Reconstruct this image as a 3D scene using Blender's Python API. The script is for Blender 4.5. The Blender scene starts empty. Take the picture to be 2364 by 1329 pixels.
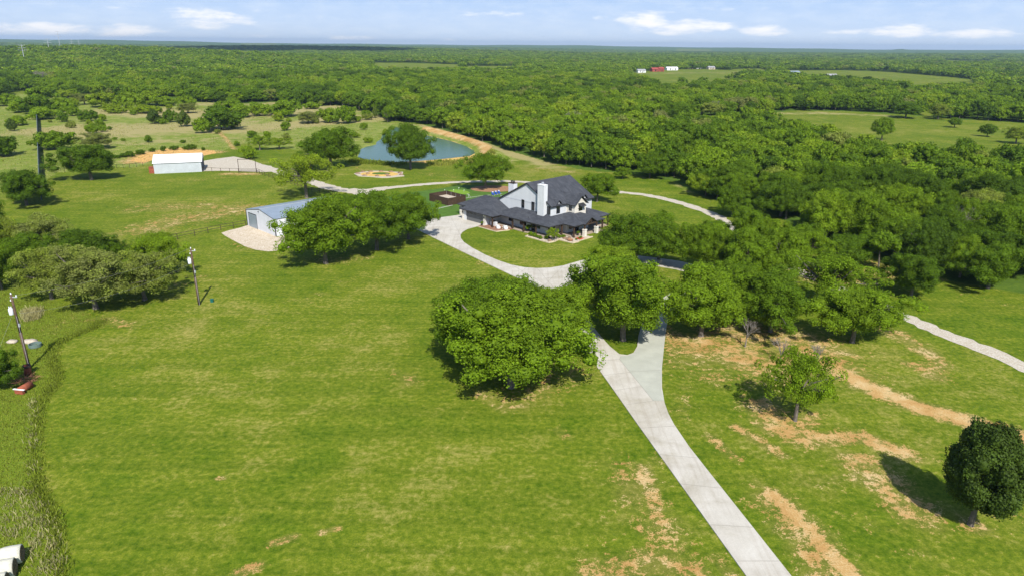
import bpy, bmesh, math, random
import numpy as np
from mathutils import Vector, Matrix
from mathutils.geometry import tessellate_polygon

# ------------------------------------------------------------------ camera, world, sun, exposure
SC = bpy.context.scene
COL = SC.collection
PW, PH, PF = 2364.0, 1329.0, 1576.0           # photo size and focal length in photo pixels
PITCH, ROLL, CAMH = math.radians(19.55), math.radians(-0.556), 40.0
cr, sr = math.cos(ROLL), math.sin(ROLL)
_R0 = np.array([1., 0, 0]); _U0 = np.array([0, math.sin(PITCH), math.cos(PITCH)])
FWD = np.array([0, math.cos(PITCH), -math.sin(PITCH)])
RGT = cr * _R0 - sr * _U0
UPV = sr * _R0 + cr * _U0
cam_d = bpy.data.cameras.new('camera'); cam = bpy.data.objects.new('camera', cam_d); COL.objects.link(cam)
cam_d.sensor_width = 36.0; cam_d.lens = PF / PW * 36.0; cam_d.clip_start = 0.5; cam_d.clip_end = 60000
M = Matrix(((RGT[0], UPV[0], -FWD[0], 0), (RGT[1], UPV[1], -FWD[1], 0), (RGT[2], UPV[2], -FWD[2], CAMH), (0, 0, 0, 1)))
cam.matrix_world = M
SC.camera = cam

def at(px, py, z=0.0):
    """point of the real place seen at a photo pixel, at height z"""
    d = FWD * PF + RGT * (px - PW / 2) + UPV * (PH / 2 - py)
    t = (z - CAMH) / d[2]
    return Vector((d[0] * t, d[1] * t, z))
def topx(p):
    d = np.array([p[0], p[1], p[2] - CAMH]); z = d @ FWD
    return PW / 2 + PF * (d @ RGT) / z, PH / 2 - PF * (d @ UPV) / z
def topx_arr(x, y, z):
    d = np.stack([x, y, z - CAMH], 1); dz = d @ FWD; dz = np.where(dz < 1, 1, dz)
    return PW / 2 + PF * (d @ RGT) / dz, PH / 2 - PF * (d @ UPV) / dz
def depth(p):
    return float(np.array([p[0], p[1], p[2] - CAMH]) @ FWD)

SUN_EL = math.radians(46); SH = np.array([-0.20, 0.98]); SH /= np.linalg.norm(SH)   # direction shadows fall
sun_d = bpy.data.lights.new('sun', 'SUN'); sun = bpy.data.objects.new('sun', sun_d); COL.objects.link(sun)
sun_d.energy = 4.6; sun_d.angle = math.radians(0.5); sun_d.color = (1.0, 0.965, 0.90)
ld = Vector((SH[0] * math.cos(SUN_EL), SH[1] * math.cos(SUN_EL), -math.sin(SUN_EL)))
sun.rotation_euler = ld.to_track_quat('-Z', 'Y').to_euler(); sun.location = (0, -50, 120)

SC.view_settings.view_transform = 'Standard'; SC.view_settings.look = 'None'
SC.view_settings.exposure = 0.5; SC.view_settings.gamma = 1.0

world = bpy.data.worlds.new('World'); SC.world = world; world.use_nodes = True
wn, wl = world.node_tree.nodes, world.node_tree.links
wn.clear()
def N(nodes, typ, **kw):
    n = nodes.new(typ)
    for k, v in kw.items(): setattr(n, k, v)
    return n
w_out = N(wn, 'ShaderNodeOutputWorld'); w_bg = N(wn, 'ShaderNodeBackground'); w_bg.inputs[1].default_value = 0.115
sky = N(wn, 'ShaderNodeTexSky', sky_type='NISHITA', sun_disc=False)
sky.sun_elevation = SUN_EL; sky.sun_rotation = math.atan2(-SH[0], -SH[1]); sky.altitude = 250
sky.air_density = 1.0; sky.dust_density = 0.6; sky.ozone_density = 2.5
def wmath(op, a, b=None, c=None):
    n = N(wn, 'ShaderNodeMath', operation=op)
    for i, v in enumerate((a, b, c)):
        if v is None: continue
        if isinstance(v, (int, float)): n.inputs[i].default_value = v
        else: wl.new(v, n.inputs[i])
    return n.outputs[0]
tc = N(wn, 'ShaderNodeTexCoord'); sep = N(wn, 'ShaderNodeSeparateXYZ'); wl.new(tc.outputs['Generated'], sep.inputs[0])
az = wmath('ARCTAN2', sep.outputs[0], sep.outputs[1]); el = wmath('ARCSINE', sep.outputs[2])
comb = N(wn, 'ShaderNodeCombineXYZ'); wl.new(wmath('MULTIPLY', az, 16.0), comb.inputs[0]); wl.new(wmath('MULTIPLY', el, 60.0), comb.inputs[1])
cn = N(wn, 'ShaderNodeTexNoise'); cn.inputs['Scale'].default_value = 1.6; cn.inputs['Detail'].default_value = 7; cn.inputs['Roughness'].default_value = 0.62
wl.new(comb.outputs[0], cn.inputs['Vector'])
clouds = [(485, 44, 115, 22, .85), (490, 58, 60, 12, .7), (120, 66, 120, 14, .95), (290, 72, 100, 16, .95), (20, 68, 60, 12, .8), (810, 88, 70, 8, .7), (1490, 50, 75, 26, 1.0),
          (1580, 62, 120, 22, .9), (1760, 70, 70, 15, .95), (1650, 62, 80, 14, .8), (1380, 41, 40, 8, .6), (1030, 91, 40, 6, .6), (2080, 70, 85, 16, .95),
          (1960, 73, 60, 8, .7), (2270, 78, 110, 12, .85), (1540, 77, 70, 8, .8), (1170, 32, 160, 10, .45), (590, 84, 40, 5, .5), (1520, 30, 60, 8, .55), (750, 40, 120, 6, .3), (400, 20, 300, 6, .3), (1700, 20, 200, 7, .3)]
total = None
for (cx, cy, cw, ch, cs) in clouds:
    d = FWD * PF + RGT * (cx - PW / 2) + UPV * (PH / 2 - cy); d = d / np.linalg.norm(d)
    a0 = math.atan2(d[0], d[1]); e0 = math.asin(d[2])
    ux = wmath('MULTIPLY', wmath('SUBTRACT', az, a0), PF / cw * (0.75 + 0.25 * math.cos(a0)))
    uy = wmath('MULTIPLY', wmath('SUBTRACT', el, e0), PF / ch)
    r2 = wmath('ADD', wmath('MULTIPLY', ux, ux), wmath('MULTIPLY', uy, uy))
    v = wmath('MULTIPLY', wmath('MAXIMUM', wmath('SUBTRACT', 1.0, r2), 0.0), cs)
    total = v if total is None else wmath('MAXIMUM', total, v)
dens = wmath('ADD', wmath('MULTIPLY', total, 1.15), wmath('MULTIPLY', wmath('SUBTRACT', cn.outputs[0], 0.5), 2.3))
mr = N(wn, 'ShaderNodeMapRange', interpolation_type='SMOOTHSTEP'); wl.new(dens, mr.inputs[0]); mr.inputs[1].default_value = 0.28; mr.inputs[2].default_value = 1.35
cmask = wmath('MULTIPLY', mr.outputs[0], wmath('MINIMUM', wmath('MULTIPLY', total, 4.0), 1.0))
# pale summer sky low down, Nishita above
gr = N(wn, 'ShaderNodeValToRGB'); mrg = N(wn, 'ShaderNodeMapRange'); wl.new(el, mrg.inputs[0]); mrg.inputs[1].default_value = -0.01; mrg.inputs[2].default_value = 0.16; wl.new(mrg.outputs[0], gr.inputs[0])
ge = gr.color_ramp.elements; ge[0].position = 0.0; ge[0].color = (4.9, 5.6, 6.5, 1); ge[1].position = 1.0; ge[1].color = (1.1, 1.9, 3.8, 1)
g2 = ge.new(0.42); g2.color = (3.1, 4.3, 6.3, 1)
wsp = N(wn, 'ShaderNodeMapRange'); wl.new(cn.outputs[0], wsp.inputs[0]); wsp.inputs[1].default_value = 0.42; wsp.inputs[2].default_value = 0.85; wsp.inputs[3].default_value = 0.0; wsp.inputs[4].default_value = 0.45
mixw = N(wn, 'ShaderNodeMixRGB'); wl.new(wsp.outputs[0], mixw.inputs[0]); wl.new(gr.outputs[0], mixw.inputs[1]); mixw.inputs[2].default_value = (5.7, 6.2, 6.9, 1)
up_ = N(wn, 'ShaderNodeMapRange', interpolation_type='SMOOTHSTEP'); wl.new(el, up_.inputs[0]); up_.inputs[1].default_value = 0.12; up_.inputs[2].default_value = 0.35
mixv = N(wn, 'ShaderNodeMixRGB'); wl.new(up_.outputs[0], mixv.inputs[0]); wl.new(mixw.outputs[0], mixv.inputs[1]); wl.new(sky.outputs[0], mixv.inputs[2])
mixc = N(wn, 'ShaderNodeMixRGB'); wl.new(cmask, mixc.inputs[0]); wl.new(mixv.outputs[0], mixc.inputs[1]); mixc.inputs[2].default_value = (7.1, 7.05, 7.1, 1)
wl.new(mixc.outputs[0], w_bg.inputs[0]); wl.new(w_bg.outputs[0], w_out.inputs[0])

# ------------------------------------------------------------------ helpers
def tag(o, label=None, cat=None, group=None, kind=None):
    if label: o['label'] = label
    if cat: o['category'] = cat
    if group: o['group'] = group
    if kind: o['kind'] = kind
    return o
def empty(name, loc=(0, 0, 0), rz=0.0, label=None, cat=None, group=None, kind=None):
    o = bpy.data.objects.new(name, None); COL.objects.link(o); o.location = loc; o.rotation_euler = (0, 0, rz); o.empty_display_size = 0.2
    return tag(o, label, cat, group, kind)
class MB:
    def __init__(s): s.v = []; s.f = []; s.m = []
    def face(s, pts, mi=0):
        i = len(s.v); s.v += [tuple(p) for p in pts]; s.f.append(tuple(range(i, i + len(pts)))); s.m.append(mi)
    def box(s, c, d, mi=0, rz=0.0, tilt=None):
        cx, cy, cz = c; hx, hy, hz = d[0] / 2, d[1] / 2, d[2] / 2
        R = Matrix.Rotation(rz, 3, 'Z')
        if tilt: R = R @ tilt
        P = [Vector((cx, cy, cz)) + R @ Vector((x * hx, y * hy, z * hz)) for z in (-1, 1) for (x, y) in ((-1, -1), (1, -1), (1, 1), (-1, 1))]
        i = len(s.v); s.v += [tuple(p) for p in P]
        for q in ((3, 2, 1, 0), (4, 5, 6, 7), (0, 1, 5, 4), (1, 2, 6, 5), (2, 3, 7, 6), (3, 0, 4, 7)):
            s.f.append(tuple(i + k for k in q)); s.m.append(mi)
        return s
    def bx(s, x0, x1, y0, y1, z0, z1, mi=0): return s.box(((x0 + x1) / 2, (y0 + y1) / 2, (z0 + z1) / 2), (abs(x1 - x0), abs(y1 - y0), abs(z1 - z0)), mi)
    def prism(s, poly, z0, z1, mi=0):
        n = len(poly); s.face([(x, y, z1) for x, y in poly], mi); s.face([(x, y, z0) for x, y in reversed(poly)], mi)
        for k in range(n):
            a, b = poly[k], poly[(k + 1) % n]; s.face([(a[0], a[1], z0), (b[0], b[1], z0), (b[0], b[1], z1), (a[0], a[1], z1)], mi)
        return s
    def tube(s, p0, p1, r0, r1=None, n=8, mi=0, caps=True):
        r1 = r0 if r1 is None else r1; p0, p1 = Vector(p0), Vector(p1); d = (p1 - p0)
        if d.length < 1e-6: return s
        q = d.to_track_quat('Z', 'Y'); i = len(s.v)
        for (p, r) in ((p0, r0), (p1, r1)):
            for k in range(n):
                a = 2 * math.pi * k / n; s.v.append(tuple(p + q @ Vector((r * math.cos(a), r * math.sin(a), 0))))
        for k in range(n):
            s.f.append((i + k, i + (k + 1) % n, i + n + (k + 1) % n, i + n + k)); s.m.append(mi)
        if caps:
            s.f.append(tuple(i + k for k in reversed(range(n)))); s.m.append(mi); s.f.append(tuple(i + n + k for k in range(n))); s.m.append(mi)
        return s
    def path(s, pts, radii, n=8, mi=0):
        for k in range(len(pts) - 1): s.tube(pts[k], pts[k + 1], radii[k], radii[k + 1], n, mi, caps=(k == 0 or k == len(pts) - 2))
        return s
    def blob(s, c, r, seed=0, jit=0.18, sub=2, mi=0, sc=(1, 1, 1)):
        bm = bmesh.new(); bmesh.ops.create_icosphere(bm, subdivisions=sub, radius=1.0); rnd = random.Random(seed); i = len(s.v)
        for v in bm.verts:
            k = r * (1 + rnd.uniform(-jit, jit)); s.v.append((c[0] + v.co.x * k * sc[0], c[1] + v.co.y * k * sc[1], c[2] + v.co.z * k * sc[2]))
        for f in bm.faces: s.f.append(tuple(i + v.index for v in f.verts)); s.m.append(mi)
        bm.free(); return s
    def lathe(s, prof, c=(0, 0, 0), n=16, mi=0):
        i = len(s.v); m = len(prof)
        for k in range(n):
            a = 2 * math.pi * k / n
            for (r, z) in prof: s.v.append((c[0] + r * math.cos(a), c[1] + r * math.sin(a), c[2] + z))
        for k in range(n):
            for j in range(m - 1):
                a = i + k * m + j; b = i + ((k + 1) % n) * m + j; s.f.append((a, b, b + 1, a + 1)); s.m.append(mi)
        return s
    def build(s, name, mat, parent=None, smooth=False):
        me = bpy.data.meshes.new(name); me.from_pydata(s.v, [], s.f)
        for m_ in (mat if isinstance(mat, (list, tuple)) else [mat]): me.materials.append(m_)
        if any(s.m): me.polygons.foreach_set('material_index', s.m)
        if smooth: me.polygons.foreach_set('use_smooth', [True] * len(me.polygons))
        me.update()
        o = bpy.data.objects.new(name, me); COL.objects.link(o)
        if parent: o.parent = parent
        return o
def np_mesh(name, V, F, mats, attrs=None, smooth=False):
    """V (n,3), F (m,k) same-size faces"""
    me = bpy.data.meshes.new(name); k = F.shape[1]
    me.vertices.add(len(V)); me.vertices.foreach_set('co', V.astype(np.float32).ravel())
    me.loops.add(F.size); me.loops.foreach_set('vertex_index', F.astype(np.int32).ravel())
    me.polygons.add(len(F)); me.polygons.foreach_set('loop_start', np.arange(0, F.size, k, dtype=np.int32)); me.polygons.foreach_set('loop_total', np.full(len(F), k, dtype=np.int32))
    for m_ in (mats if isinstance(mats, (list, tuple)) else [mats]): me.materials.append(m_)
    if smooth: me.polygons.foreach_set('use_smooth', np.ones(len(F), dtype=bool))
    me.update(calc_edges=True)
    for nm, (dom, arr) in (attrs or {}).items():
        a = me.attributes.new(nm, 'FLOAT', dom); a.data.foreach_set('value', arr.astype(np.float32))
    return me
def link(name, me, parent=None):
    o = bpy.data.objects.new(name, me); COL.objects.link(o)
    if parent: o.parent = parent
    return o

# ------------------------------------------------------------------ materials
class MT:
    def __init__(s, name, rough=0.8, spec=0.3, metal=0.0):
        s.m = bpy.data.materials.new(name); s.m.use_nodes = True; s.n = s.m.node_tree.nodes; s.l = s.m.node_tree.links
        s.b = s.n['Principled BSDF']; s.b.inputs['Roughness'].default_value = rough; s.b.inputs['Metallic'].default_value = metal
        s.b.inputs['Specular IOR Level'].default_value = spec
    def node(s, t, **k): return N(s.n, t, **k)
    def noise(s, scale, detail=4, rough=0.55, vec=None, dist=0.0):
        n = s.node('ShaderNodeTexNoise'); n.inputs['Scale'].default_value = scale; n.inputs['Detail'].default_value = detail; n.inputs['Roughness'].default_value = rough; n.inputs['Distortion'].default_value = dist
        s.l.new(vec if vec is not None else s.pos(), n.inputs['Vector']); return n.outputs[0]
    def pos(s):
        if not hasattr(s, '_p'): s._p = s.node('ShaderNodeTexCoord').outputs['Object']
        return s._p
    def math(s, op, a, b=None, c=None):
        n = s.node('ShaderNodeMath', operation=op)
        for i, v in enumerate((a, b, c)):
            if v is None: continue
            if isinstance(v, (int, float)): n.inputs[i].default_value = v
            else: s.l.new(v, n.inputs[i])
        return n.outputs[0]
    def ramp(s, fac, stops, interp='LINEAR'):
        r = s.node('ShaderNodeValToRGB'); e = r.color_ramp.elements; r.color_ramp.interpolation = interp
        while len(e) < len(stops): e.new(0.5)
        for i, (p, c) in enumerate(stops): e[i].position = p; e[i].color = (c[0], c[1], c[2], 1)
        s.l.new(fac, r.inputs[0]); return r.outputs[0]
    def mix(s, f, a, b, mode='MIX'):
        n = s.node('ShaderNodeMixRGB', blend_type=mode)
        for i, v in enumerate((f, a, b)):
            if isinstance(v, (int, float)): n.inputs[i].default_value = v
            elif isinstance(v, tuple): n.inputs[i].default_value = (v[0], v[1], v[2], 1)
            else: s.l.new(v, n.inputs[i])
        return n.outputs[0]
    def sstep(s, x, a, b):
        n = s.node('ShaderNodeMapRange', interpolation_type='SMOOTHSTEP'); s.l.new(x, n.inputs[0]); n.inputs[1].default_value = a; n.inputs[2].default_value = b; return n.outputs[0]
    def attr(s, name, typ='GEOMETRY'):
        n = s.node('ShaderNodeAttribute', attribute_name=name, attribute_type=typ); return n.outputs['Fac']
    def col(s, c):
        if isinstance(c, tuple): s.b.inputs['Base Color'].default_value = (c[0], c[1], c[2], 1)
        else: s.l.new(c, s.b.inputs['Base Color'])
        return s
    def bump(s, h, strength=0.3, dist=0.1):
        n = s.node('ShaderNodeBump'); n.inputs['Strength'].default_value = strength; n.inputs['Distance'].default_value = dist; s.l.new(h, n.inputs['Height']); s.l.new(n.outputs[0], s.b.inputs['Normal']); return s
def simple(name, c, rough=0.7, var=0.12, scale=1.5, metal=0.0, spec=0.3, bump=0.0):
    m = MT(name, rough, spec, metal); n = m.noise(scale, 5)
    lo = tuple(x * (1 - var) for x in c); hi = tuple(min(1, x * (1 + var)) for x in c)
    m.col(m.ramp(n, [(0.3, lo), (0.7, hi)]))
    if bump: m.bump(m.noise(scale * 6, 4), bump, 0.05)
    return m.m

def m_ground():
    m = MT('ground_grass', 0.95, 0.1)
    dirt, dry, rough, lush, wood = (m.attr(a) for a in ('dirt', 'dry', 'rough', 'lush', 'wood'))
    n1 = m.noise(0.035, 3, 0.6, dist=0.6); n2 = m.noise(0.22, 5, 0.65, dist=0.4); n3 = m.noise(1.6, 5, 0.7); n4 = m.noise(7.0, 4, 0.7)
    base = m.math('ADD', m.math('MULTIPLY', n1, 0.32), m.math('ADD', m.math('MULTIPLY', n2, 0.32), m.math('MULTIPLY', n3, 0.36)))
    # wind-combed streaks of drier grass
    mp = m.node('ShaderNodeMapping'); m.l.new(m.pos(), mp.inputs[0]); mp.inputs['Rotation'].default_value = (0, 0, -1.15); mp.inputs['Scale'].default_value = (0.12, 0.6, 1)
    st = m.noise(1.0, 5, 0.65, vec=mp.outputs[0], dist=0.5)
    base = m.math('ADD', base, m.math('MULTIPLY', m.math('SUBTRACT', st, 0.5), 0.10))
    g = m.ramp(base, [(0.32, (0.047, 0.100, 0.003)), (0.42, (0.084, 0.136, 0.005)), (0.52, (0.134, 0.170, 0.011)), (0.62, (0.235, 0.226, 0.045))])
    mp2 = m.node('ShaderNodeMapping'); m.l.new(m.pos(), mp2.inputs[0]); mp2.inputs['Rotation'].default_value = (0, 0, -1.0); mp2.inputs['Scale'].default_value = (0.018, 0.75, 1)
    tr = m.noise(1.0, 3, 0.5, vec=mp2.outputs[0]); g = m.mix(1.0, g, m.ramp(tr, [(0.40, (0.88, 0.91, 0.88)), (0.60, (1.08, 1.06, 1.1))]), 'MULTIPLY')
    fine = m.math('ADD', m.math('MULTIPLY', n3, 0.5), m.math('MULTIPLY', n4, 0.5))
    g = m.mix(1.0, g, m.ramp(fine, [(0.36, (0.58, 0.66, 0.5)), (0.50, (1.0, 1.0, 1.0)), (0.62, (1.45, 1.30, 1.7))]), 'MULTIPLY')
    # lush / artificial turf free of straw
    g = m.mix(m.sstep(lush, 0.35, 0.65), g, m.ramp(fine, [(0.3, (0.085, 0.135, 0.006)), (0.7, (0.17, 0.22, 0.02))]))
    # rough pasture
    rmix = m.sstep(m.math('ADD', rough, m.math('MULTIPLY', m.math('SUBTRACT', n2, 0.5), 0.9)), 0.35, 0.75)
    rc = m.ramp(m.math('ADD', m.math('MULTIPLY', n2, 0.5), m.math('MULTIPLY', n3, 0.5)), [(0.34, (0.075, 0.135, 0.010)), (0.46, (0.145, 0.200, 0.020)), (0.56, (0.23, 0.245, 0.06)), (0.66, (0.33, 0.29, 0.11))])
    g = m.mix(rmix, g, rc)
    dmix = m.sstep(m.math('ADD', dry, m.math('MULTIPLY', m.math('SUBTRACT', m.math('ADD', m.math('MULTIPLY', n2, .6), m.math('MULTIPLY', n1, .4)), 0.5), 1.6)), 0.42, 0.80)
    dc = m.ramp(fine, [(0.3, (0.20, 0.19, 0.06)), (0.55, (0.34, 0.29, 0.12)), (0.75, (0.45, 0.38, 0.19))])
    g = m.mix(dmix, g, dc)
    dn = m.math('ADD', m.math('MULTIPLY', m.noise(0.55, 6, 0.72, dist=0.6), 1.0), m.math('MULTIPLY', n3, 0.8))
    dm = m.math('MULTIPLY', m.sstep(m.math('ADD', m.math('ADD', dirt, m.math('MULTIPLY', m.math('SUBTRACT', dn, 0.9), 2.5)), m.math('MULTIPLY', m.math('SUBTRACT', n4, 0.5), 1.5)), 0.62, 0.92), 0.95)
    dirtc = m.ramp(m.math('ADD', m.math('MULTIPLY', n2, 0.6), m.math('MULTIPLY', n4, 0.4)), [(0.36, (0.34, 0.165, 0.050)), (0.5, (0.47, 0.285, 0.105)), (0.61, (0.58, 0.43, 0.22))])
    # thin worn grass round the bare soil
    g = m.mix(m.math('MULTIPLY', m.sstep(m.math('ADD', dirt, m.math('MULTIPLY', m.math('SUBTRACT', n2, 0.5), 1.2)), 0.20, 0.95), 0.60), g, m.ramp(fine, [(0.34, (0.125, 0.120, 0.018)), (0.64, (0.28, 0.22, 0.07))]))
    g = m.mix(dm, g, dirtc)
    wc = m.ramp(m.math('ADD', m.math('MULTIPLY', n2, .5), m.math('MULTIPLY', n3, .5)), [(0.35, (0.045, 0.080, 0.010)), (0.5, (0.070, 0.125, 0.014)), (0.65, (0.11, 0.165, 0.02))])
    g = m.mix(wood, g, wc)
    m.col(g); m.bump(m.math('ADD', n4, m.math('MULTIPLY', n3, 2.0)), 0.45, 0.10)
    return m.m
MAT = {}
MAT['ground'] = m_ground()
def m_concrete():
    m = MT('pale_concrete', 0.85, 0.2); n = m.noise(0.35, 6, 0.6, dist=0.5); n2 = m.noise(6, 4, 0.7)
    c = m.ramp(n, [(0.3, (0.43, 0.395, 0.330)), (0.55, (0.50, 0.465, 0.400)), (0.75, (0.55, 0.52, 0.455))])
    c = m.mix(1.0, c, m.ramp(n2, [(0.3, (0.93, 0.93, 0.93)), (0.7, (1.05, 1.05, 1.05))]), 'MULTIPLY')
    mp = m.node('ShaderNodeMapping'); m.l.new(m.pos(), mp.inputs[0]); mp.inputs['Rotation'].default_value = (0, 0, math.radians(24)); mp.inputs['Scale'].default_value = (2.2, 0.10, 1)
    c = m.mix(1.0, c, m.ramp(m.noise(1.0, 5, 0.65, vec=mp.outputs[0], dist=0.3), [(0.36, (0.90, 0.88, 0.86)), (0.50, (1, 1, 1)), (0.7, (1.03, 1.03, 1.03))]), 'MULTIPLY')
    c = m.mix(1.0, c, m.ramp(m.noise(0.11, 5, 0.7, dist=1.0), [(0.30, (0.82, 0.80, 0.74)), (0.48, (1, 1, 1))]), 'MULTIPLY')
    m.col(c); m.bump(n2, 0.1, 0.02); return m.m
MAT['concrete'] = m_concrete()
MAT['concrete_green'] = simple('older_grey_concrete', (0.40, 0.40, 0.33), 0.85, 0.10, 0.5)
MAT['joint'] = simple('concrete_joint', (0.27, 0.25, 0.21), 0.9)
def m_gravel(name, a, b, c, edge=True):
    m = MT(name, 0.95, 0.15); n = m.noise(0.8, 6, 0.7); v = m.node('ShaderNodeTexVoronoi'); v.inputs['Scale'].default_value = 5.0; m.l.new(m.pos(), v.inputs['Vector'])
    x = m.math('ADD', m.math('MULTIPLY', n, 0.6), m.math('MULTIPLY', v.outputs['Distance'], 0.7))
    m.col(m.ramp(x, [(0.35, c), (0.55, b), (0.85, a)])); m.bump(v.outputs['Distance'], 0.5, 0.06); return m.m
MAT['gravel'] = m_gravel('pale_limestone_gravel', (0.40, 0.34, 0.25), (0.50, 0.45, 0.37), (0.60, 0.56, 0.48))
MAT['gravel_warm'] = m_gravel('warm_limestone_gravel', (0.42, 0.33, 0.22), (0.56, 0.48, 0.37), (0.68, 0.61, 0.50))
MAT['turf'] = simple('artificial_turf', (0.066, 0.135, 0.012), 0.9, 0.25, 0.6)
MAT['putting'] = simple('putting_turf', (0.155, 0.270, 0.018), 0.9, 0.12, 0.6)
MAT['lawn_light'] = None
MAT['mulch'] = simple('brown_mulch', (0.30, 0.165, 0.085), 0.95, 0.35, 3.0, bump=0.4)
MAT['red_mulch'] = simple('red_mulch', (0.42, 0.035, 0.018), 0.95, 0.35, 6.0, bump=0.4)
MAT['orange_dirt'] = simple('orange_clay', (0.56, 0.32, 0.10), 0.95, 0.25, 0.8, bump=0.4)
MAT['yellow_sand'] = simple('yellow_sand', (0.56, 0.36, 0.10), 0.95, 0.18, 0.8, bump=0.2)
MAT['limestone'] = simple('limestone_blocks', (0.56, 0.46, 0.32), 0.9, 0.22, 2.5, bump=0.4)
MAT['pink_rock'] = simple('river_rock', (0.46, 0.39, 0.30), 0.9, 0.25, 3.5, bump=0.5)
MAT['boulder'] = simple('brown_boulder', (0.22, 0.14, 0.09), 0.9, 0.3, 2.0, bump=0.5)
def m_water():
    m = MT('pond_water', 0.18, 0.22); m.col(m.ramp(m.noise(0.02, 3), [(0.3, (0.060, 0.125, 0.080)), (0.7, (0.090, 0.160, 0.105))]))
    m.bump(m.noise(1.2, 4, 0.6), 0.12, 0.10); return m.m
MAT['water'] = m_water()
def m_siding(name, c, axis=0, pitch=0.4, depth=0.05):
    m = simple(name, c, 0.55, 0.03, 0.6); return m
MAT['white'] = simple('white_board_siding', (0.60, 0.61, 0.62), 0.6, 0.04, 0.6)
MAT['batten'] = simple('white_batten', (0.46, 0.48, 0.51), 0.6, 0.04, 0.6)
MAT['white_stone'] = None
def m_stone():
    m = MT('whitewashed_stone', 0.9, 0.2); b = m.node('ShaderNodeTexBrick'); b.inputs['Scale'].default_value = 2.2; m.l.new(m.pos(), b.inputs['Vector'])
    b.inputs['Color1'].default_value = (0.76, 0.73, 0.66, 1); b.inputs['Color2'].default_value = (0.62, 0.56, 0.46, 1); b.inputs['Mortar'].default_value = (0.50, 0.46, 0.40, 1)
    mp = m.node('ShaderNodeMapping'); m.l.new(m.pos(), mp.inputs[0]); mp.inputs['Rotation'].default_value = (math.radians(90), 0, 0.6); m.l.new(mp.outputs[0], b.inputs['Vector'])
    m.col(b.outputs[0]); m.bump(m.noise(6, 5), 0.4, 0.05); return m.m
MAT['white_stone'] = m_stone()
def m_shingle():
    m = MT('charcoal_shingles', 0.9, 0.2); n = m.noise(0.7, 6, 0.7); 
    b = m.node('ShaderNodeTexBrick'); m.l.new(m.pos(), b.inputs['Vector']); b.inputs['Scale'].default_value = 1.0
    b.inputs['Brick Width'].default_value = 0.9; b.inputs['Row Height'].default_value = 0.26; b.inputs['Mortar Size'].default_value = 0.015
    b.inputs['Color1'].default_value = (0.046, 0.049, 0.057, 1); b.inputs['Color2'].default_value = (0.066, 0.070, 0.080, 1); b.inputs['Mortar'].default_value = (0.038, 0.041, 0.048, 1)
    c = m.mix(1.0, b.outputs[0], m.ramp(n, [(0.35, (0.80, 0.80, 0.82)), (0.65, (1.22, 1.22, 1.2))]), 'MULTIPLY'); m.col(c); m.bump(m.noise(9, 3), 0.35, 0.03); return m.m
MAT['shingle'] = m_shingle()
MAT['fascia'] = simple('black_fascia', (0.030, 0.030, 0.033), 0.55, 0.1)
MAT['darkwood'] = simple('dark_stained_timber', (0.060, 0.036, 0.022), 0.7, 0.3, 2.0)
MAT['darkwall'] = simple('dark_board_wall', (0.070, 0.058, 0.048), 0.8, 0.25, 1.0)
MAT['grey_door'] = simple('slate_garage_door', (0.115, 0.120, 0.125), 0.5, 0.06)
MAT['glass'] = simple('dark_window_glass', (0.012, 0.014, 0.017), 0.08, 0.1, spec=0.6)
MAT['frame'] = simple('black_window_frame', (0.016, 0.016, 0.018), 0.5, 0.1)
MAT['soffit'] = simple('soffit', (0.30, 0.31, 0.32), 0.7)
MAT['brick_patio'] = simple('brick_paving', (0.24, 0.125, 0.075), 0.9, 0.25, 3.0)
MAT['porch_floor'] = simple('porch_concrete', (0.34, 0.27, 0.20), 0.9, 0.1)
MAT['steel_white'] = None
def m_ribbed(name, c1, c2, sx, rough=0.45, metal=0.0):
    m = MT(name, rough, 0.4, metal); w = m.node('ShaderNodeTexWave', wave_type='BANDS', bands_direction='X'); w.inputs['Scale'].default_value = sx; m.l.new(m.pos(), w.inputs['Vector'])
    n = m.noise(0.6, 5); c = m.mix(1.0, m.ramp(w.outputs['Fac'], [(0.15, c2), (0.45, c1)]), m.ramp(n, [(0.3, (0.9, 0.9, 0.9)), (0.7, (1.06, 1.06, 1.06))]), 'MULTIPLY'); m.col(c); m.bump(w.outputs['Fac'], 0.5, 0.05); return m.m
MAT['ws_wall'] = m_ribbed('white_steel_panel', (0.66, 0.68, 0.72), (0.52, 0.54, 0.58), 1.1)
MAT['ws_roof'] = m_ribbed('galvalume_roof', (0.33, 0.39, 0.46), (0.24, 0.29, 0.35), 1.1, 0.35, 0.25)
MAT['shed_wall'] = m_ribbed('corrugated_wall', (0.58, 0.61, 0.64), (0.42, 0.45, 0.48), 1.3, 0.5, 0.15)
MAT['shed_roof'] = simple('bleached_metal_roof', (0.78, 0.77, 0.76), 0.45, 0.05, 0.4)
MAT['rust'] = simple('rusty_steel', (0.27, 0.075, 0.038), 0.85, 0.35, 2.0, bump=0.3)
MAT['pipe'] = simple('dark_rusted_pipe', (0.055, 0.035, 0.028), 0.8, 0.25)
MAT['screen'] = simple('dark_teal_screen', (0.014, 0.036, 0.046), 0.7, 0.3, 0.3)
MAT['screen_edge'] = simple('grey_post', (0.18, 0.22, 0.24), 0.7)
MAT['pole'] = simple('creosote_pole', (0.105, 0.066, 0.043), 0.9, 0.3, 2.0)
MAT['grey_metal'] = simple('grey_metal', (0.46, 0.48, 0.50), 0.45, 0.08, metal=0.2)
MAT['wire'] = simple('aluminium_wire', (0.30, 0.30, 0.30), 0.5)
MAT['bark'] = simple('oak_bark', (0.135, 0.115, 0.095), 0.95, 0.4, 3.0, bump=0.6)
MAT['twig'] = simple('grey_twigs', (0.20, 0.175, 0.15), 0.95, 0.3, 2.0)
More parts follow.
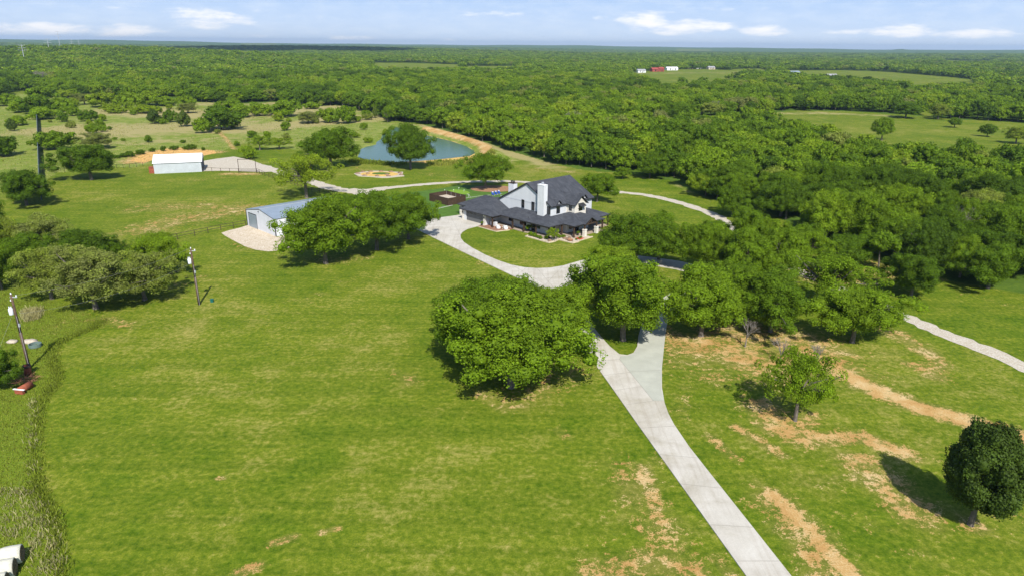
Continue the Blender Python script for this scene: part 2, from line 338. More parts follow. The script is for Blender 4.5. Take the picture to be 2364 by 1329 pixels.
MAT['hay'] = simple('weathered_hay', (0.56, 0.54, 0.44), 0.95, 0.18, 2.0, bump=0.7)
MAT['hay_end'] = simple('dark_hay_end', (0.16, 0.115, 0.07), 0.95, 0.5, 5.0, bump=0.8)
MAT['white_paint'] = simple('white_paint', (0.80, 0.80, 0.80), 0.5, 0.03)
MAT['blue'] = simple('blue_fabric', (0.015, 0.06, 0.32), 0.6, 0.2)
MAT['green_plastic'] = simple('green_plastic', (0.01, 0.11, 0.09), 0.4, 0.1)
MAT['red_barn'] = simple('red_siding', (0.30, 0.060, 0.045), 0.8, 0.15)
MAT['tan'] = simple('tan_siding', (0.52, 0.44, 0.34), 0.8, 0.1)
MAT['grey_roof'] = simple('grey_roofing', (0.30, 0.30, 0.31), 0.8, 0.12)
MAT['black'] = simple('black_plastic', (0.02, 0.02, 0.02), 0.5)
MAT['terracotta'] = simple('terracotta', (0.40, 0.19, 0.10), 0.8, 0.15)
MAT['steel_clear'] = simple('porcelain_insulator', (0.72, 0.74, 0.78), 0.3, 0.05)
MAT['field'] = None
def m_leaf(name, stops, lvar=0.42, rough=0.65, trans=0.34):
    m = MT(name, rough, 0.15)
    t = m.attr('tint', 'INSTANCER'); lv = m.attr('lv')
    n = m.noise(0.55, 3)
    base = m.ramp(m.math('ADD', t, m.math('MULTIPLY', m.math('SUBTRACT', n, 0.5), 0.25)), stops)
    c = m.mix(1.0, base, m.ramp(lv, [(0.0, (1 - lvar,) * 3), (1.0, (1 + lvar, 1 + lvar * 1.0, 1 + lvar * 0.7))]), 'MULTIPLY')
    m.col(c)
    tr = m.node('ShaderNodeBsdfTranslucent'); c2 = m.mix(1.0, c, (1.5, 1.5, 0.7), 'MULTIPLY'); m.l.new(c2, tr.inputs[0])
    ms = m.node('ShaderNodeMixShader'); ms.inputs[0].default_value = trans; m.l.new(m.b.outputs[0], ms.inputs[1]); m.l.new(tr.outputs[0], ms.inputs[2]); m.l.new(ms.outputs[0], m.n['Material Output'].inputs[0])
    return m.m
LEAF_STOPS = [(0.0, (0.044, 0.084, 0.006)), (0.30, (0.092, 0.162, 0.006)), (0.60, (0.165, 0.255, 0.009)), (0.84, (0.225, 0.295, 0.016)), (1.0, (0.185, 0.205, 0.060))]
MAT['leaf'] = m_leaf('oak_leaves', LEAF_STOPS)
MAT['cedar'] = m_leaf('cedar_foliage', [(0.0, (0.030, 0.060, 0.006)), (1.0, (0.085, 0.125, 0.014))], trans=0.1)
MAT['weed'] = m_leaf('weed_leaves', [(0.0, (0.13, 0.185, 0.010)), (1.0, (0.26, 0.27, 0.05))], lvar=0.5)
MAT['straw'] = m_leaf('straw_blades', [(0.0, (0.30, 0.28, 0.13)), (1.0, (0.40, 0.36, 0.20))], lvar=0.5)

# ------------------------------------------------------------------ terrain
def seg_dist(x, y, pts):
    d = np.full(x.shape, 1e9)
    for k in range(len(pts) - 1):
        ax, ay = pts[k][0], pts[k][1]; bx, by = pts[k + 1][0], pts[k + 1][1]
        L = max((bx - ax) ** 2 + (by - ay) ** 2, 1e-6); t = np.clip(((x - ax) * (bx - ax) + (y - ay) * (by - ay)) / L, 0, 1)
        d = np.minimum(d, np.hypot(x - ax - t * (bx - ax), y - ay - t * (by - ay)))
    return d
def inpoly(x, y, poly):
    r = np.zeros(x.shape, bool); n = len(poly); j = n - 1
    for i in range(n):
        xi, yi = poly[i][0], poly[i][1]; xj, yj = poly[j][0], poly[j][1]
        if yi != yj:
            c = ((yi > y) != (yj > y)) & (x < (xj - xi) * (y - yi) / (yj - yi) + xi); r ^= c
        j = i
    return r
def P(lst, z=0.0): return [at(x, y, z) for x, y in lst]
POND = P([(826, 363), (833, 345), (848, 339), (868, 335), (869, 329), (880, 322), (882, 313), (896, 304), (904, 296), (912, 293), (925, 297), (985, 313), (1040, 326), (1075, 338), (1095, 349), (1096, 355), (1085, 361), (1040, 366), (990, 371), (920, 375), (872, 374), (845, 369)])
BERM = P([(960, 296), (1010, 306), (1070, 323), (1110, 338), (1135, 350), (1140, 360)])
def relief(x, y):
    r = np.hypot(x, y); a = np.arctan2(x, y)
    h = np.zeros_like(r)
    far = np.clip((r - 450) / 900, 0, 1); far = far * far * (3 - 2 * far)
    h += far * .3 * (5.0 * np.sin(x / 330 + 1.0) * np.sin(y / 410 + 0.5) + 3.0 * np.sin(x / 170 + y / 230))
    big = np.clip((r - 2400) / 3500, 0, 1)
    h += big * (12 * np.sin(x / 1100 + 2.2) * np.sin(y / 900) + 8 * np.sin(x / 2300 - y / 1700 + 1))
    hz = np.clip((r - 5000) / 6000, 0, 1); hz = hz * hz * (3 - 2 * hz)
    h = h * (1 - hz) + hz * (36 + 7 * np.sin(a * 9 + 1) + 4 * np.sin(a * 23) + 2.5 * np.sin(a * 61 + 2) + 14 * np.exp(-((a + 0.52) / 0.25) ** 2))
    h += hz * 12 * np.exp(-((a - 0.49) / 0.006) ** 2)
    # wooded rise on the left, carrying the pylons
    lx, ly = x + 900, y - 1500
    h += 20 * np.exp(-((lx / 420) ** 2 + (ly / 420) ** 2))
    h += 24 * np.exp(-(((x + 900) / 900) ** 2 + ((y - 3300) / 450) ** 2))
    near = r < 600
    if near.any():
        d = seg_dist(x, y, BERM); h += np.where(d < 14, 1.6 * np.exp(-(d / 4.0) ** 2), 0)
        h += np.where(inpoly(x, y, POND), -0.6, 0)
    return h
def relief1(x, y): return float(relief(np.array([float(x)]), np.array([float(y)]))[0])

# regions in ground coordinates
FAR = 40000
def px_poly(l): return [(p.x, p.y) for p in P(l)]
WOODS_EDGE = [(-900, 236), (-100, 225), (10, 220), (60, 222), (75, 205), (160, 232), (230, 224), (300, 230), (380, 226), (450, 236), (560, 240), (640, 236), (700, 246), (780, 244), (830, 256), (870, 264), (905, 280), (960, 285), (1010, 296), (1090, 320), (1160, 344), (1215, 360), (1280, 378), (1340, 392), (1400, 398),
              (1480, 402), (1560, 420), (1590, 440), (1650, 462), (1700, 470), (1760, 482), (1830, 520), (1900, 560), (1960, 592), (2030, 600), (2100, 628), (2200, 648), (2280, 664), (2400, 684), (2700, 740), (3400, 860)]
CLEAR = [
    [(1740, 266), (1830, 256), (1960, 258), (2100, 266), (2200, 276), (2290, 280), (2364, 285), (3000, 330), (3000, 500), (2500, 425), (2364, 398), (2240, 382), (2130, 376), (2010, 366), (1930, 345), (1820, 308), (1740, 288)],   # right meadow
    [(1460, 290), (1500, 276), (1560, 270), (1640, 268), (1760, 262), (1740, 288), (1640, 306), (1540, 312), (1480, 314)],
    [(1450, 168), (1540, 161), (1640, 160), (1710, 164), (1720, 178), (1650, 189), (1560, 193), (1500, 198), (1460, 186)],
    [(1510, 192), (1600, 186), (1700, 185), (1730, 196), (1640, 210), (1540, 214), (1510, 208)],
    [(1800, 163), (1950, 162), (2040, 165), (2200, 180), (2250, 186), (2260, 214), (2110, 216), (2060, 206), (1990, 198), (1900, 192), (1810, 180)],
    [(2110, 186), (2200, 190), (2220, 198), (2180, 206), (2100, 204)],
    [(860, 147), (940, 146), (1060, 149), (1070, 167), (1000, 171), (920, 172), (855, 168)],
    [(1070, 152), (1190, 152), (1195, 166), (1120, 170), (1070, 168)],
    [(118, 142), (148, 110), (172, 110), (166, 128), (155, 146)],
    [(970, 116), (1060, 117), (1180, 121), (1235, 122), (1235, 126), (1120, 126), (1000, 122.5)],
    [(2180, 144), (2230, 143), (2280, 143.5), (2270, 148), (2190, 149)],
    [(1870, 115.8), (1950, 116), (1950, 118), (1880, 118)],
    [(2100, 252), (2180, 262), (2140, 272)],
    [(20, 214), (62, 210), (68, 228), (22, 232)],
    [(1660, 240), (1700, 238), (1700, 244)],
    [(2020, 138), (2120, 139), (2110, 144), (2030, 143)], [(1850, 114), (1990, 114.5), (1985, 119), (1860, 119)], [(2170, 140), (2290, 141), (2290, 151), (2190, 152)], [(700, 118), (780, 118), (775, 121), (705, 121)], [(1300, 128), (1380, 128.5), (1370, 131.5), (1300, 131.5)], [(560, 106), (640, 107), (640, 109), (560, 108.5)], [(1560, 117), (1640, 118), (1640, 120.5), (1560, 120)], [(620, 152), (640, 150), (650, 158), (628, 160)], [(2330, 205), (2400, 206), (2400, 218), (2330, 216)], [(1690, 160), (1760, 158), (1790, 168), (1760, 178), (1700, 172)],
]
WE = [(p.x, p.y) for p in P(WOODS_EDGE)]
WOODS = WE + [(FAR, WE[-1][1]), (FAR, FAR), (-FAR, FAR), (-FAR, WE[0][1])]
CLEARG = [px_poly(c) for c in CLEAR]
def woods_mask(x, y):
    m = inpoly(x, y, WOODS)
    for c in CLEARG: m &= ~inpoly(x, y, c)
    return m

# dirt wear: (photo points along it, half width m, strength)
DIRT = [
    ([(985, 302), (1040, 317), (1092, 332), (1121, 345), (1124, 357), (1098, 365), (1040, 370.5), (985, 374.5)], 2.0, 1.35),
    ([(1785, 1140), (1850, 1205), (1925, 1290), (1990, 1350)], 0.8, 1.15), ([(1790, 1160), (1870, 1240), (1920, 1330)], 2.2, .72), ([(1480, 1080), (1500, 1130), (1520, 1205)], 0.9, .75),
    ([(1900, 1012), (1990, 1008), (2090, 1048)], 1.3, .95), ([(1765, 940), (1800, 985), (1850, 1005)], 2.2, .85), ([(1840, 985), (1870, 960)], 1.5, .7),
    ([(1700, 985), (1760, 1020), (1800, 1048)], 0.8, .75), ([(1640, 1010), (1700, 1060)], 0.8, .6), ([(1600, 800), (1640, 790), (1720, 830), (1800, 850), (1850, 830)], 4.0, .80), ([(1700, 775), (1850, 790), (1900, 830)], 5.0, .74), ([(1560, 830), (1640, 860), (1760, 880)], 4, .5), ([(1860, 830), (1960, 860)], 4, .66),
    ([(1850, 810), (1960, 870), (2050, 912), (2140, 945), (2250, 975), (2400, 1020)], 1.5, 1.2), ([(1990, 1070), (2060, 1120), (2110, 1180)], 2.4, .74),
    ([(1990, 740), (2080, 775), (2165, 830), (2160, 870)], 1.6, .70), ([(2100, 840), (2160, 862)], 1.2, .7), ([(1545, 775), (1600, 795), (1660, 800)], 3.4, .78),
    ([(630, 1252), (680, 1238)], 0.5, .8), ([(550, 1322), (600, 1302)], 0.6, .8), ([(740, 1228), (780, 1218)], 0.4, .7), ([(500, 1105), (515, 1103)], 0.3, .8),
    ([(1380, 1325), (1500, 1300), (1600, 1322)], 1.8, .74), ([(1440, 1080), (1490, 1160), (1530, 1240), (1580, 1320)], 2.4, .56), ([(1290, 990), (1310, 1010)], 0.8, .5), ([(920, 860), (950, 880)], 1.2, .55), ([(1180, 920), (1240, 905), (1310, 850)], 2.5, .55),
    ([(1090, 905), (1200, 925)], 2.0, .50), ([(340, 530), (420, 505), (480, 500), (560, 480)], 6.0, .62), ([(330, 480), (450, 475), (540, 480)], 5.0, .54), ([(540, 560), (600, 575)], 2.2, .45),
    ([(300, 375), (330, 352), (420, 345), (500, 352)], 3.2, .92), ([(505, 305), (525, 325), (540, 345)], 1.0, .85), ([(430, 420), (560, 405)], 2.0, .4), ([(520, 402), (590, 402)], 2.0, .85),
    ([(1220, 390), (1300, 395), (1330, 400)], 3.0, .50), ([(1290, 384), (1400, 400), (1500, 410)], 2.0, .40), ([(975, 400), (1060, 410)], 2.5, .42), ([(820, 385), (860, 400)], 2.0, .4),
    ([(2250, 652), (2364, 664)], 2.0, .58), ([(2090, 652), (2160, 640)], 2.0, .55), ([(2200, 670), (2320, 700)], 2.0, .35), ([(2020, 610), (2050, 640)], 3.0, .62), ([(1800, 600), (1850, 625), (1950, 650)], 5.0, .70),
    ([(620, 248), (760, 236), (850, 250), (900, 262)], 3.0, .35), ([(1740, 226), (1860, 262)], 3, .4), ([(1440, 1070), (1520, 1060)], 1.5, .4), ([(230, 735), (300, 750)], 1.8, .5), ([(470, 640), (400, 660)], 2.0, .45),
    ([(1650, 1290), (1700, 1340)], 0.8, .6), ([(2200, 1050), (2330, 1180)], 3, .38), ([(700, 700), (800, 640)], 3, .28), ([(2240, 1206), (2250, 1215)], 1.2, .7), ([(1135, 590), (1100, 615)], 1.0, .45), ([(740, 600), (830, 596)], 3.0, .45),
    ([(180, 725), (120, 760)], 2, .4), ([(1600, 870), (1560, 960)], 1.6, .36), ([(1900, 1100), (2000, 1200), (2100, 1260)], 3, .3), ([(1420, 1180), (1380, 1290)], 1.2, .32)]
DRY = [([(-100, 330), (60, 300)], 8, .55), ([(170, 300), (240, 305), (330, 300), (480, 290)], 26, .88), ([(300, 258), (480, 266), (620, 262), (850, 245)], 26, .95), ([(540, 300), (700, 285), (860, 272)], 20, .84), ([(470, 240), (760, 240)], 20, .7), ([(280, 330), (480, 325), (560, 318)], 12, .6), ([(580, 330), (820, 322)], 10, .5),
       ([(870, 280), (960, 300)], 10, .4), ([(960, 290), (1060, 312), (1140, 345), (1260, 378)], 5, .78), ([(1150, 370), (1300, 392)], 6, .5), ([(1750, 262), (1900, 262), (2050, 268)], 9, .62), ([(1000, 165), (1200, 160)], 9, .3),
       ([(1480, 170), (1690, 168)], 30, .55), ([(1860, 166), (2230, 190)], 40, .35), ([(140, 120), (150, 135)], 60, .8), ([(980, 118), (1230, 124)], 150, .6), ([(1470, 405), (1560, 425), (1600, 445)], 3, .6), ([(1560, 430), (1700, 490)], 2.5, .45),
       ([(1080, 560), (1150, 540), (1250, 570), (1300, 600)], 7, .27), ([(1450, 455), (1560, 490)], 10, .25), ([(280, 990), (500, 1050), (380, 960)], 6, .24), ([(600, 1150), (900, 1010)], 5, .2), ([(1380, 930), (1420, 1100)], 5, .22)]
ROUGH = px_poly([(-900, 250), (0, 215), (900, 258), (960, 290), (1140, 345), (1200, 372), (1110, 378), (1000, 372), (920, 378), (850, 372), (800, 350), (640, 345), (560, 330), (505, 352), (300, 388), (230, 384), (160, 398), (130, 400), (100, 420), (40, 432), (-60, 440), (-900, 480)])
WEEDS = px_poly([(-900, 560), (100, 640), (110, 690), (240, 735), (225, 757), (175, 775), (136, 798), (130, 830), (142, 860), (130, 895), (103, 930), (96, 1000), (94, 1110), (100, 1140), (128, 1180), (143, 1230), (150, 1340), (170, 1700), (-900, 1700)])
LIGHTLAWN = None

def make_ground():
    rs = [4.0]
    while rs[-1] < 15000: rs.append(rs[-1] + max(0.45, rs[-1] * 0.0085))
    rs = np.array(rs)
    ang = np.concatenate([np.linspace(-math.pi, -0.80, 46)[:-1], np.linspace(-0.80, 0.80, 560), np.linspace(0.80, math.pi, 46)[1:-1]])
    A, Rr = np.meshgrid(ang, rs); x = (Rr * np.sin(A)).ravel(); y = (Rr * np.cos(A)).ravel()
    z = relief(x, y) ; nr, na = Rr.shape
    dirt = np.zeros_like(x); dry = np.zeros_like(x)
    near = np.hypot(x, y) < 5000
    for lst, out in ((DIRT, dirt), (DRY, dry)):
        for pts, w, s in lst:
            pp = P(pts); d = seg_dist(x[near], y[near], pp); out[near] = np.maximum(out[near], s * np.clip(1.25 - d / (w * 1.7), 0, 1))
    rough = (inpoly(x, y, ROUGH)).astype(float)
    weeds = inpoly(x, y, WEEDS)
    lush = np.where(weeds, 0.60, 0.0)
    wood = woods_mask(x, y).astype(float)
    V = np.stack([x, y, z], 1)
    i = np.arange(nr - 1)[:, None] * na; j = np.arange(na)[None, :]; j2 = (j + 1) % na
    F = np.stack([i + j, i + j2, i + na + j2, i + na + j], 2).reshape(-1, 4)[:, ::-1]
    # centre cap
    V = np.concatenate([V, [[0, 0, 0]]]); c = len(V) - 1
    add = lambda a: np.concatenate([a, [0.0]])
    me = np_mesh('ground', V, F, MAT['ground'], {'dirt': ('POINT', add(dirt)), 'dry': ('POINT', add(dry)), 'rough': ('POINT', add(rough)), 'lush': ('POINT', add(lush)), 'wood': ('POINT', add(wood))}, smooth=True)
    bm = bmesh.new(); bm.from_mesh(me); bm.verts.ensure_lookup_table()
    for k in range(na): bm.faces.new((bm.verts[c], bm.verts[(k + 1) % na], bm.verts[k]))
    bm.to_mesh(me); bm.free()
    return tag(link('ground', me), 'mown green grass and rough pasture ground of the ranch', 'ground', kind='structure')
make_ground()

def sheet(name, loops, z, mat, label, cat='ground', kind='structure', thick=0.0, parent=None, px=True):
    """flat sheet on the ground; loops[0] outline, rest holes; photo points"""
    L = [[Vector((p.x, p.y, 0)) for p in P(l)] if px else [Vector((p[0], p[1], 0)) for p in l] for l in loops]
    tris = tessellate_polygon(L); flat = [v for l in L for v in l]; mb = MB()
    mb.v = [(v.x, v.y, z) for v in flat]
    for t in tris:
        a, b, c = (flat[k] for k in t)
        mb.f.append(tuple(t) if (b - a).cross(c - a).z > 0 else tuple(reversed(t))); mb.m.append(0)
    if thick:
        off = 0
        for l in L:
            n = len(l); base = len(mb.v); mb.v += [(v.x, v.y, z - thick) for v in l]
            for k in range(n): mb.f.append((off + k, off + (k + 1) % n, base + (k + 1) % n, base + k)); mb.m.append(0)
            off += n
    o = mb.build(name, mat, parent)
    if label: tag(o, label, cat, kind=kind)
    return o
def smooth_line(pts, n=6):
    out = []
    for k in range(len(pts) - 1):
        p0 = pts[max(k - 1, 0)]; p1 = pts[k]; p2 = pts[k + 1]; p3 = pts[min(k + 2, len(pts) - 1)]
        for i in range(n):
            t = i / n; out.append(0.5 * ((2 * p1) + (p2 - p0) * t + (2 * p0 - 5 * p1 + 4 * p2 - p3) * t * t + (3 * p1 - p0 - 3 * p2 + p3) * t ** 3))
    out.append(pts[-1]); return out
def ribbon(name, pxpts, width, z, mat, label, seed=1, jit=0.12, taper=None):
    pts = smooth_line([Vector((p.x, p.y, 0)) for p in P(pxpts)], 8); rnd = random.Random(seed); mb = MB()
    # resample at ~1.2 m
    q = [pts[0]]
    for p in pts[1:]:
        while (p - q[-1]).length > 1.2: q.append(q[-1] + (p - q[-1]).normalized() * 1.2)
    n = len(q)
    for k, p in enumerate(q):
        d = (q[min(k + 1, n - 1)] - q[max(k - 1, 0)]).normalized(); s = Vector((-d.y, d.x, 0)); w = width * (taper(k / n) if taper else 1)
        l = p + s * (w / 2 + rnd.uniform(-jit, jit) * w); r = p - s * (w / 2 + rnd.uniform(-jit, jit) * w)
        zz = max(0, relief1(p.x, p.y))
        mb.v += [(l.x, l.y, zz + z), (p.x, p.y, zz + z + 0.03), (r.x, r.y, zz + z)]
    for k in range(n - 1):
        a = 3 * k; mb.f += [(a, a + 1, a + 4, a + 3), (a + 1, a + 2, a + 5, a + 4)]; mb.m += [0, 0]
    for i_, f_ in enumerate(mb.f): mb.f[i_] = tuple(reversed(f_))
    o = mb.build(name, mat); tag(o, label, 'road', kind='structure'); return o

# --- concrete drive, fork and loop
DRIVE_OUT = [(1997, 1720), (1722, 1329), (1472, 980), (1406, 886), (1365, 829), (1346, 800), (1335, 765), (1310, 715), (1278, 685), (1230, 659), (1150, 621), (1060, 578), (1000, 549), (955, 526), (930, 514), (905, 506), (885, 500), (880, 492), (920, 488), (960, 497), (975, 507), (1000, 505), (1040, 500), (1066, 496), (1078, 506), (1118, 518), (1134, 526),
             (1102, 523), (1080, 529), (1068, 536), (1063, 543), (1064, 551), (1071, 560), (1090, 573), (1120, 589), (1150, 602), (1180, 612), (1210, 618), (1240, 620), (1270, 619), (1300, 614), (1335, 604), (1380, 592), (1440, 588), (1500, 594), (1570, 604), (1640, 620), (1660, 632), (1655, 655), (1620, 672), (1580, 692), (1552, 716), (1540, 745), (1534, 790), (1528, 850), (1528, 895), (1534, 930), (1543, 955), (1556, 980), (1592, 1033), (1640, 1094), (1732, 1210), (1826, 1329), (2135, 1720)]
ISLAND = [(1340, 700), (1322, 675), (1322, 655), (1336, 632), (1370, 618), (1440, 610), (1500, 612), (1560, 622), (1600, 634), (1602, 646), (1570, 664), (1530, 688), (1500, 715), (1482, 750), (1474, 775), (1471, 800), (1462, 815), (1448, 820), (1430, 818), (1408, 800), (1388, 778), (1362, 745)]
sheet('driveway', [DRIVE_OUT, ISLAND], 0.10, MAT['concrete'], 'pale concrete driveway forking round the tree island and up to the garage', 'driveway', thick=0.12)
sheet('driveway_apron', [[(1433, 822), (1448, 822), (1462, 817), (1472, 802), (1476, 775), (1486, 750), (1539, 745), (1533.5, 790), (1527.5, 850), (1526.5, 900), (1533, 926), (1508, 926), (1470, 880), (1431, 831)]], 0.104, MAT['concrete_green'], 'older greyer concrete panel at the driveway fork', 'driveway')
jt = MB()
def joint(a, b, z=0.108, w=0.05):
    p, q = at(*a), at(*b); d = (q - p).normalized(); s = Vector((-d.y, d.x, 0)) * w / 2
    jt.face([(v.x, v.y, z) for v in (p - s, q - s, q + s, p + s)])
for a, b in [((1371, 836), (1430, 830)), ((1433, 823), (1430, 830)), ((1430, 830), (1508, 926)), ((1508, 926), (1533, 926)), ((1394, 867), (1455, 860)), ((1419, 902), (1479, 893)), ((1446, 935), (1508, 926)),
             ((1479, 989), (1560, 984)), ((1523, 1050), (1612, 1058)), ((1572, 1118), (1668, 1128)), ((1640, 1212), (1738, 1218)), ((1700, 1296), (1800, 1296)), ((1455, 859), (1528, 855)), ((1120, 606), (1150, 603)), ((1060, 578), (1090, 572)), ((1005, 551), (1066, 541)), ((1190, 640), (1215, 619)), ((1250, 668), (1300, 614)), ((1240, 621), (1300, 690)), ((980, 520), (1115, 519)), ((1180, 612), (1290, 676)), ((1200, 646), (1330, 640)), ((1040, 501), (1064, 545))]:
    joint(a, b)
tag(jt.build('driveway_joints', MAT['joint']), 'thin dark expansion joints across the concrete driveway', 'joints', kind='structure')

# --- gravel roads and pads
ribbon('gravel_road', [(2900, 1090), (2600, 960), (2364, 846), (2250, 797), (2150, 758), (2070, 722), (1990, 690), (1880, 640), (1790, 600), (1720, 545), (1655, 500), (1600, 478), (1540, 461), (1480, 449), (1405, 442), (1300, 434), (1220, 422), (1165, 419), (1060, 421), (980, 426), (900, 434), (850, 440)], 3.0, 0.03, MAT['gravel'], 'pale gravel lane curving behind the house and out through the trees', 3)
ribbon('gravel_lane', [(900, 433), (850, 440), (810, 441), (765, 434), (720, 420), (670, 405), (620, 389), (585, 380), (550, 372)], 4.6, 0.034, MAT['gravel'], 'pale gravel lane running from the junction to the old metal shed', 4)
ribbon('gravel_spur', [(800, 438), (830, 446), (860, 456), (880, 470), (900, 496)], 5.0, 0.038, MAT['gravel'], 'short gravel spur between the lane junction and the concrete drive', 5)
sheet('gravel_pad', [[(466, 396), (470, 372), (500, 367), (540, 362), (560, 366), (585, 372), (615, 384), (640, 396), (610, 398), (560, 396), (510, 395)]], 0.030, MAT['gravel'], 'pale gravel yard beside the old metal shed', 'gravel')
sheet('workshop_gravel_pad', [[(575, 519), (555, 526), (530, 532), (511, 538), (520, 545), (540, 556), (565, 569), (590, 577), (620, 581), (650, 578), (700, 562), (730, 545), (700, 530), (640, 548)]], 0.032, MAT['gravel_warm'], 'warm gravel pad in front of the white workshop', 'gravel')
# --- turf area
sheet('turf_lawn', [[(890, 455), (960, 443), (1010, 437), (1060, 428), (1100, 428), (1150, 436), (1180, 450), (1180, 470), (1120, 470), (1072, 485), (1060, 497), (1000, 506), (960, 507), (900, 498), (880, 475)]], 0.020, MAT['turf'], 'deep green artificial turf beside the garage', 'turf')
sheet('putting_green', [[(1024, 444), (1034, 441), (1050, 438), (1068, 439), (1080, 443), (1086, 446), (1080, 448.5), (1064, 449.5), (1050, 451), (1036, 450), (1026, 447)]], 0.045, MAT['putting'], 'lighter green oval putting surface within the dark turf', 'putting green')
mr_ = [(1137 + 51 * math.cos(t) * (1.0), 436.5 + 7.5 * math.sin(t)) for t in np.linspace(0, 2 * math.pi, 28, endpoint=False)]
sheet('mulch_ring', [mr_], 0.05, MAT['mulch'], 'brown mulch ring around the single oak behind the garage', 'mulch')
for a, b, w in (((1005, 483), (1045, 474), 0.5), ((1060, 460), (1108, 453), 0.35), ((1108, 453), (1160, 448), 0.3)):
    p, q = at(*a), at(*b); d = (q - p).normalized(); s = Vector((-d.y, d.x, 0)) * w / 2; mb = MB(); mb.face([(v.x, v.y, 0.03) for v in (p - s, q - s, q + s, p + s)])
    tag(mb.build('paver_strip', MAT['concrete_green']), 'narrow grey paver strip crossing the artificial turf', 'path', kind='structure')
# --- pond
sheet('pond_bank', [[(845, 367), (848, 371), (920, 376.5), (1000, 374.5), (1060, 372), (1105, 367), (1130, 358), (1128, 346), (1096, 331), (1045, 315), (995, 302), (985, 299), (962, 296), (930, 299), (950, 310), (900, 340), (850, 355)]], 0.016, MAT['yellow_sand'], 'orange sandy bank around the turquoise pond', 'bank')
sheet('pond', [[(p_.x, p_.y) for p_ in POND]], 0.05, MAT['water'], 'turquoise green pond water', 'pond', px=False)
sheet('orange_dirt_patch', [[(300, 372), (330, 356), (350, 351), (390, 343), (430, 341), (455, 346), (495, 348), (500, 354), (460, 362), (420, 366), (360, 368), (330, 378)]], 0.02, MAT['orange_dirt'], 'orange bare clay behind the old metal shed', 'dirt')

# ------------------------------------------------------------------ house
H0 = at(1138, 525.8); TH = math.radians(-45.5)
house = empty('house', (H0.x, H0.y, 0), TH, 'two-storey white farmhouse with charcoal shingle roof, two chimneys and a wraparound porch', 'house')
def hip(mb, a0, a1, b0, b1, ze, k, cap=None, fas=0.22, dz=0.0):
    """hipped roof solid in plan rectangle: material 0 shingle, 1 fascia"""
    w = min(a1 - a0, b1 - b0) / 2; s = w if cap is None else min(w, (cap - ze) / k); zt = ze + k * s
    c = [(a0, b0), (a1, b0), (a1, b1), (a0, b1)]; t = [(a0 + s, b0 + s), (a1 - s, b0 + s), (a1 - s, b1 - s), (a0 + s, b1 - s)]
    for i in range(4):
        j = (i + 1) % 4
        mb.face([(c[i][0], c[i][1], ze), (c[j][0], c[j][1], ze), (t[j][0], t[j][1], zt), (t[i][0], t[i][1], zt)], 0)
        mb.face([(c[i][0], c[i][1], ze - fas + dz), (c[j][0], c[j][1], ze - fas + dz), (c[j][0], c[j][1], ze), (c[i][0], c[i][1], ze)], 1)
    if s < w - 1e-4: mb.face([(q[0], q[1], zt) for q in t], 0)
    mb.face([(q[0], q[1], ze - fas + dz) for q in reversed(c)], 1)
def gable(mb, p, along, half, length, ze, zr, th=0.16, mi=0, mf=1):
    """gable roof slabs; p centre of front eave line, along unit vec into the roof"""
    p = Vector((p[0], p[1], 0)); al = Vector((along[0], along[1], 0)); s = Vector((-al.y, al.x, 0))
    for sg in (1, -1):
        e0 = p + s * sg * half; e1 = e0 + al * length; r0 = p.copy(); r1 = p + al * length
        top = [(e0.x, e0.y, ze), (e1.x, e1.y, ze), (r1.x, r1.y, zr), (r0.x, r0.y, zr)]; bot = [(x, y, z - th) for x, y, z in top]
        mb.face(top if sg < 0 else top[::-1], mi); mb.face(bot[::-1] if sg < 0 else bot, mf)
        for i in range(4):
            j = (i + 1) % 4
            if i == 2: continue
            mb.face([bot[i], bot[j], top[j], top[i]], mf)
EZ = 2.78
lower = MB()
hip(lower, -2.6, 15.8, 2.0, 22.0, EZ, 0.36, cap=4.25)
hip(lower, 9.0, 19.1, 6.62, 17.45, EZ + .004, 0.345, cap=4.30, dz=.004)
hip(lower, 8.8, 17.2, 14.0, 21.95, EZ + .008, 0.36, cap=4.22, dz=.008)
hip(lower, -11.35, 0.5, -0.66, 12.6, EZ + .012, 0.45, dz=.012)
hip(lower, -15.5, -3.0, 2.15, 12.3, EZ + .016, 0.45, dz=.016)
# small gable over patio and portico gable (fronts toward -b and +a)
gable(lower, (19.75, 11.75), (-1, 0), 2.25, 6.5, EZ + 0.02, EZ + 1.35)
lower.build('porch_roof', [MAT['shingle'], MAT['fascia']], house)
up = MB()
gable(up, (5.0, 5.75), (0, 1), 7.95, 15.05, 6.22, 10.5, th=0.25)
# stretch left slope lower (saltbox)
upper = up.build('main_roof', [MAT['shingle'], MAT['fascia']], house)
for v in upper.data.vertices:
    if v.co.x < 0: v.co.x -= 1.35; v.co.z -= 0.72
dm = MB()
gable(dm, (12.95, 8.45), (-1, 0), 1.35, 3.2, 6.05, 7.35, th=0.14)
gable(dm, (15.45, 13.3), (-1, 0), 2.35, 9.0, 6.10, 8.1, th=0.16)
gable(dm, (12.95, 17.4), (-1, 0), 1.3, 4.6, 6.05, 7.45, th=0.14)
dm.build('dormer_roof', [MAT['shingle'], MAT['fascia']], house)
# walls
w = MB()
# upper storey body (prism with gable profile), b 6.1..20.4
prof = [(-4.5, 2.5), (12.5, 2.5), (12.5, 6.1), (5.0, 10.2), (-4.5, 5.1)]
b0, b1 = 6.1, 20.4
w.face([(a, b0, z) for a, z in prof]); w.face([(a, b1, z) for a, z in reversed(prof)])
for i in range(5):
    (a, z), (a2, z2) = prof[i], prof[(i + 1) % 5]
    if i in (1, 4): w.face([(a, b0, z), (a, b1, z), (a2, b1, z2), (a2, b0, z2)])
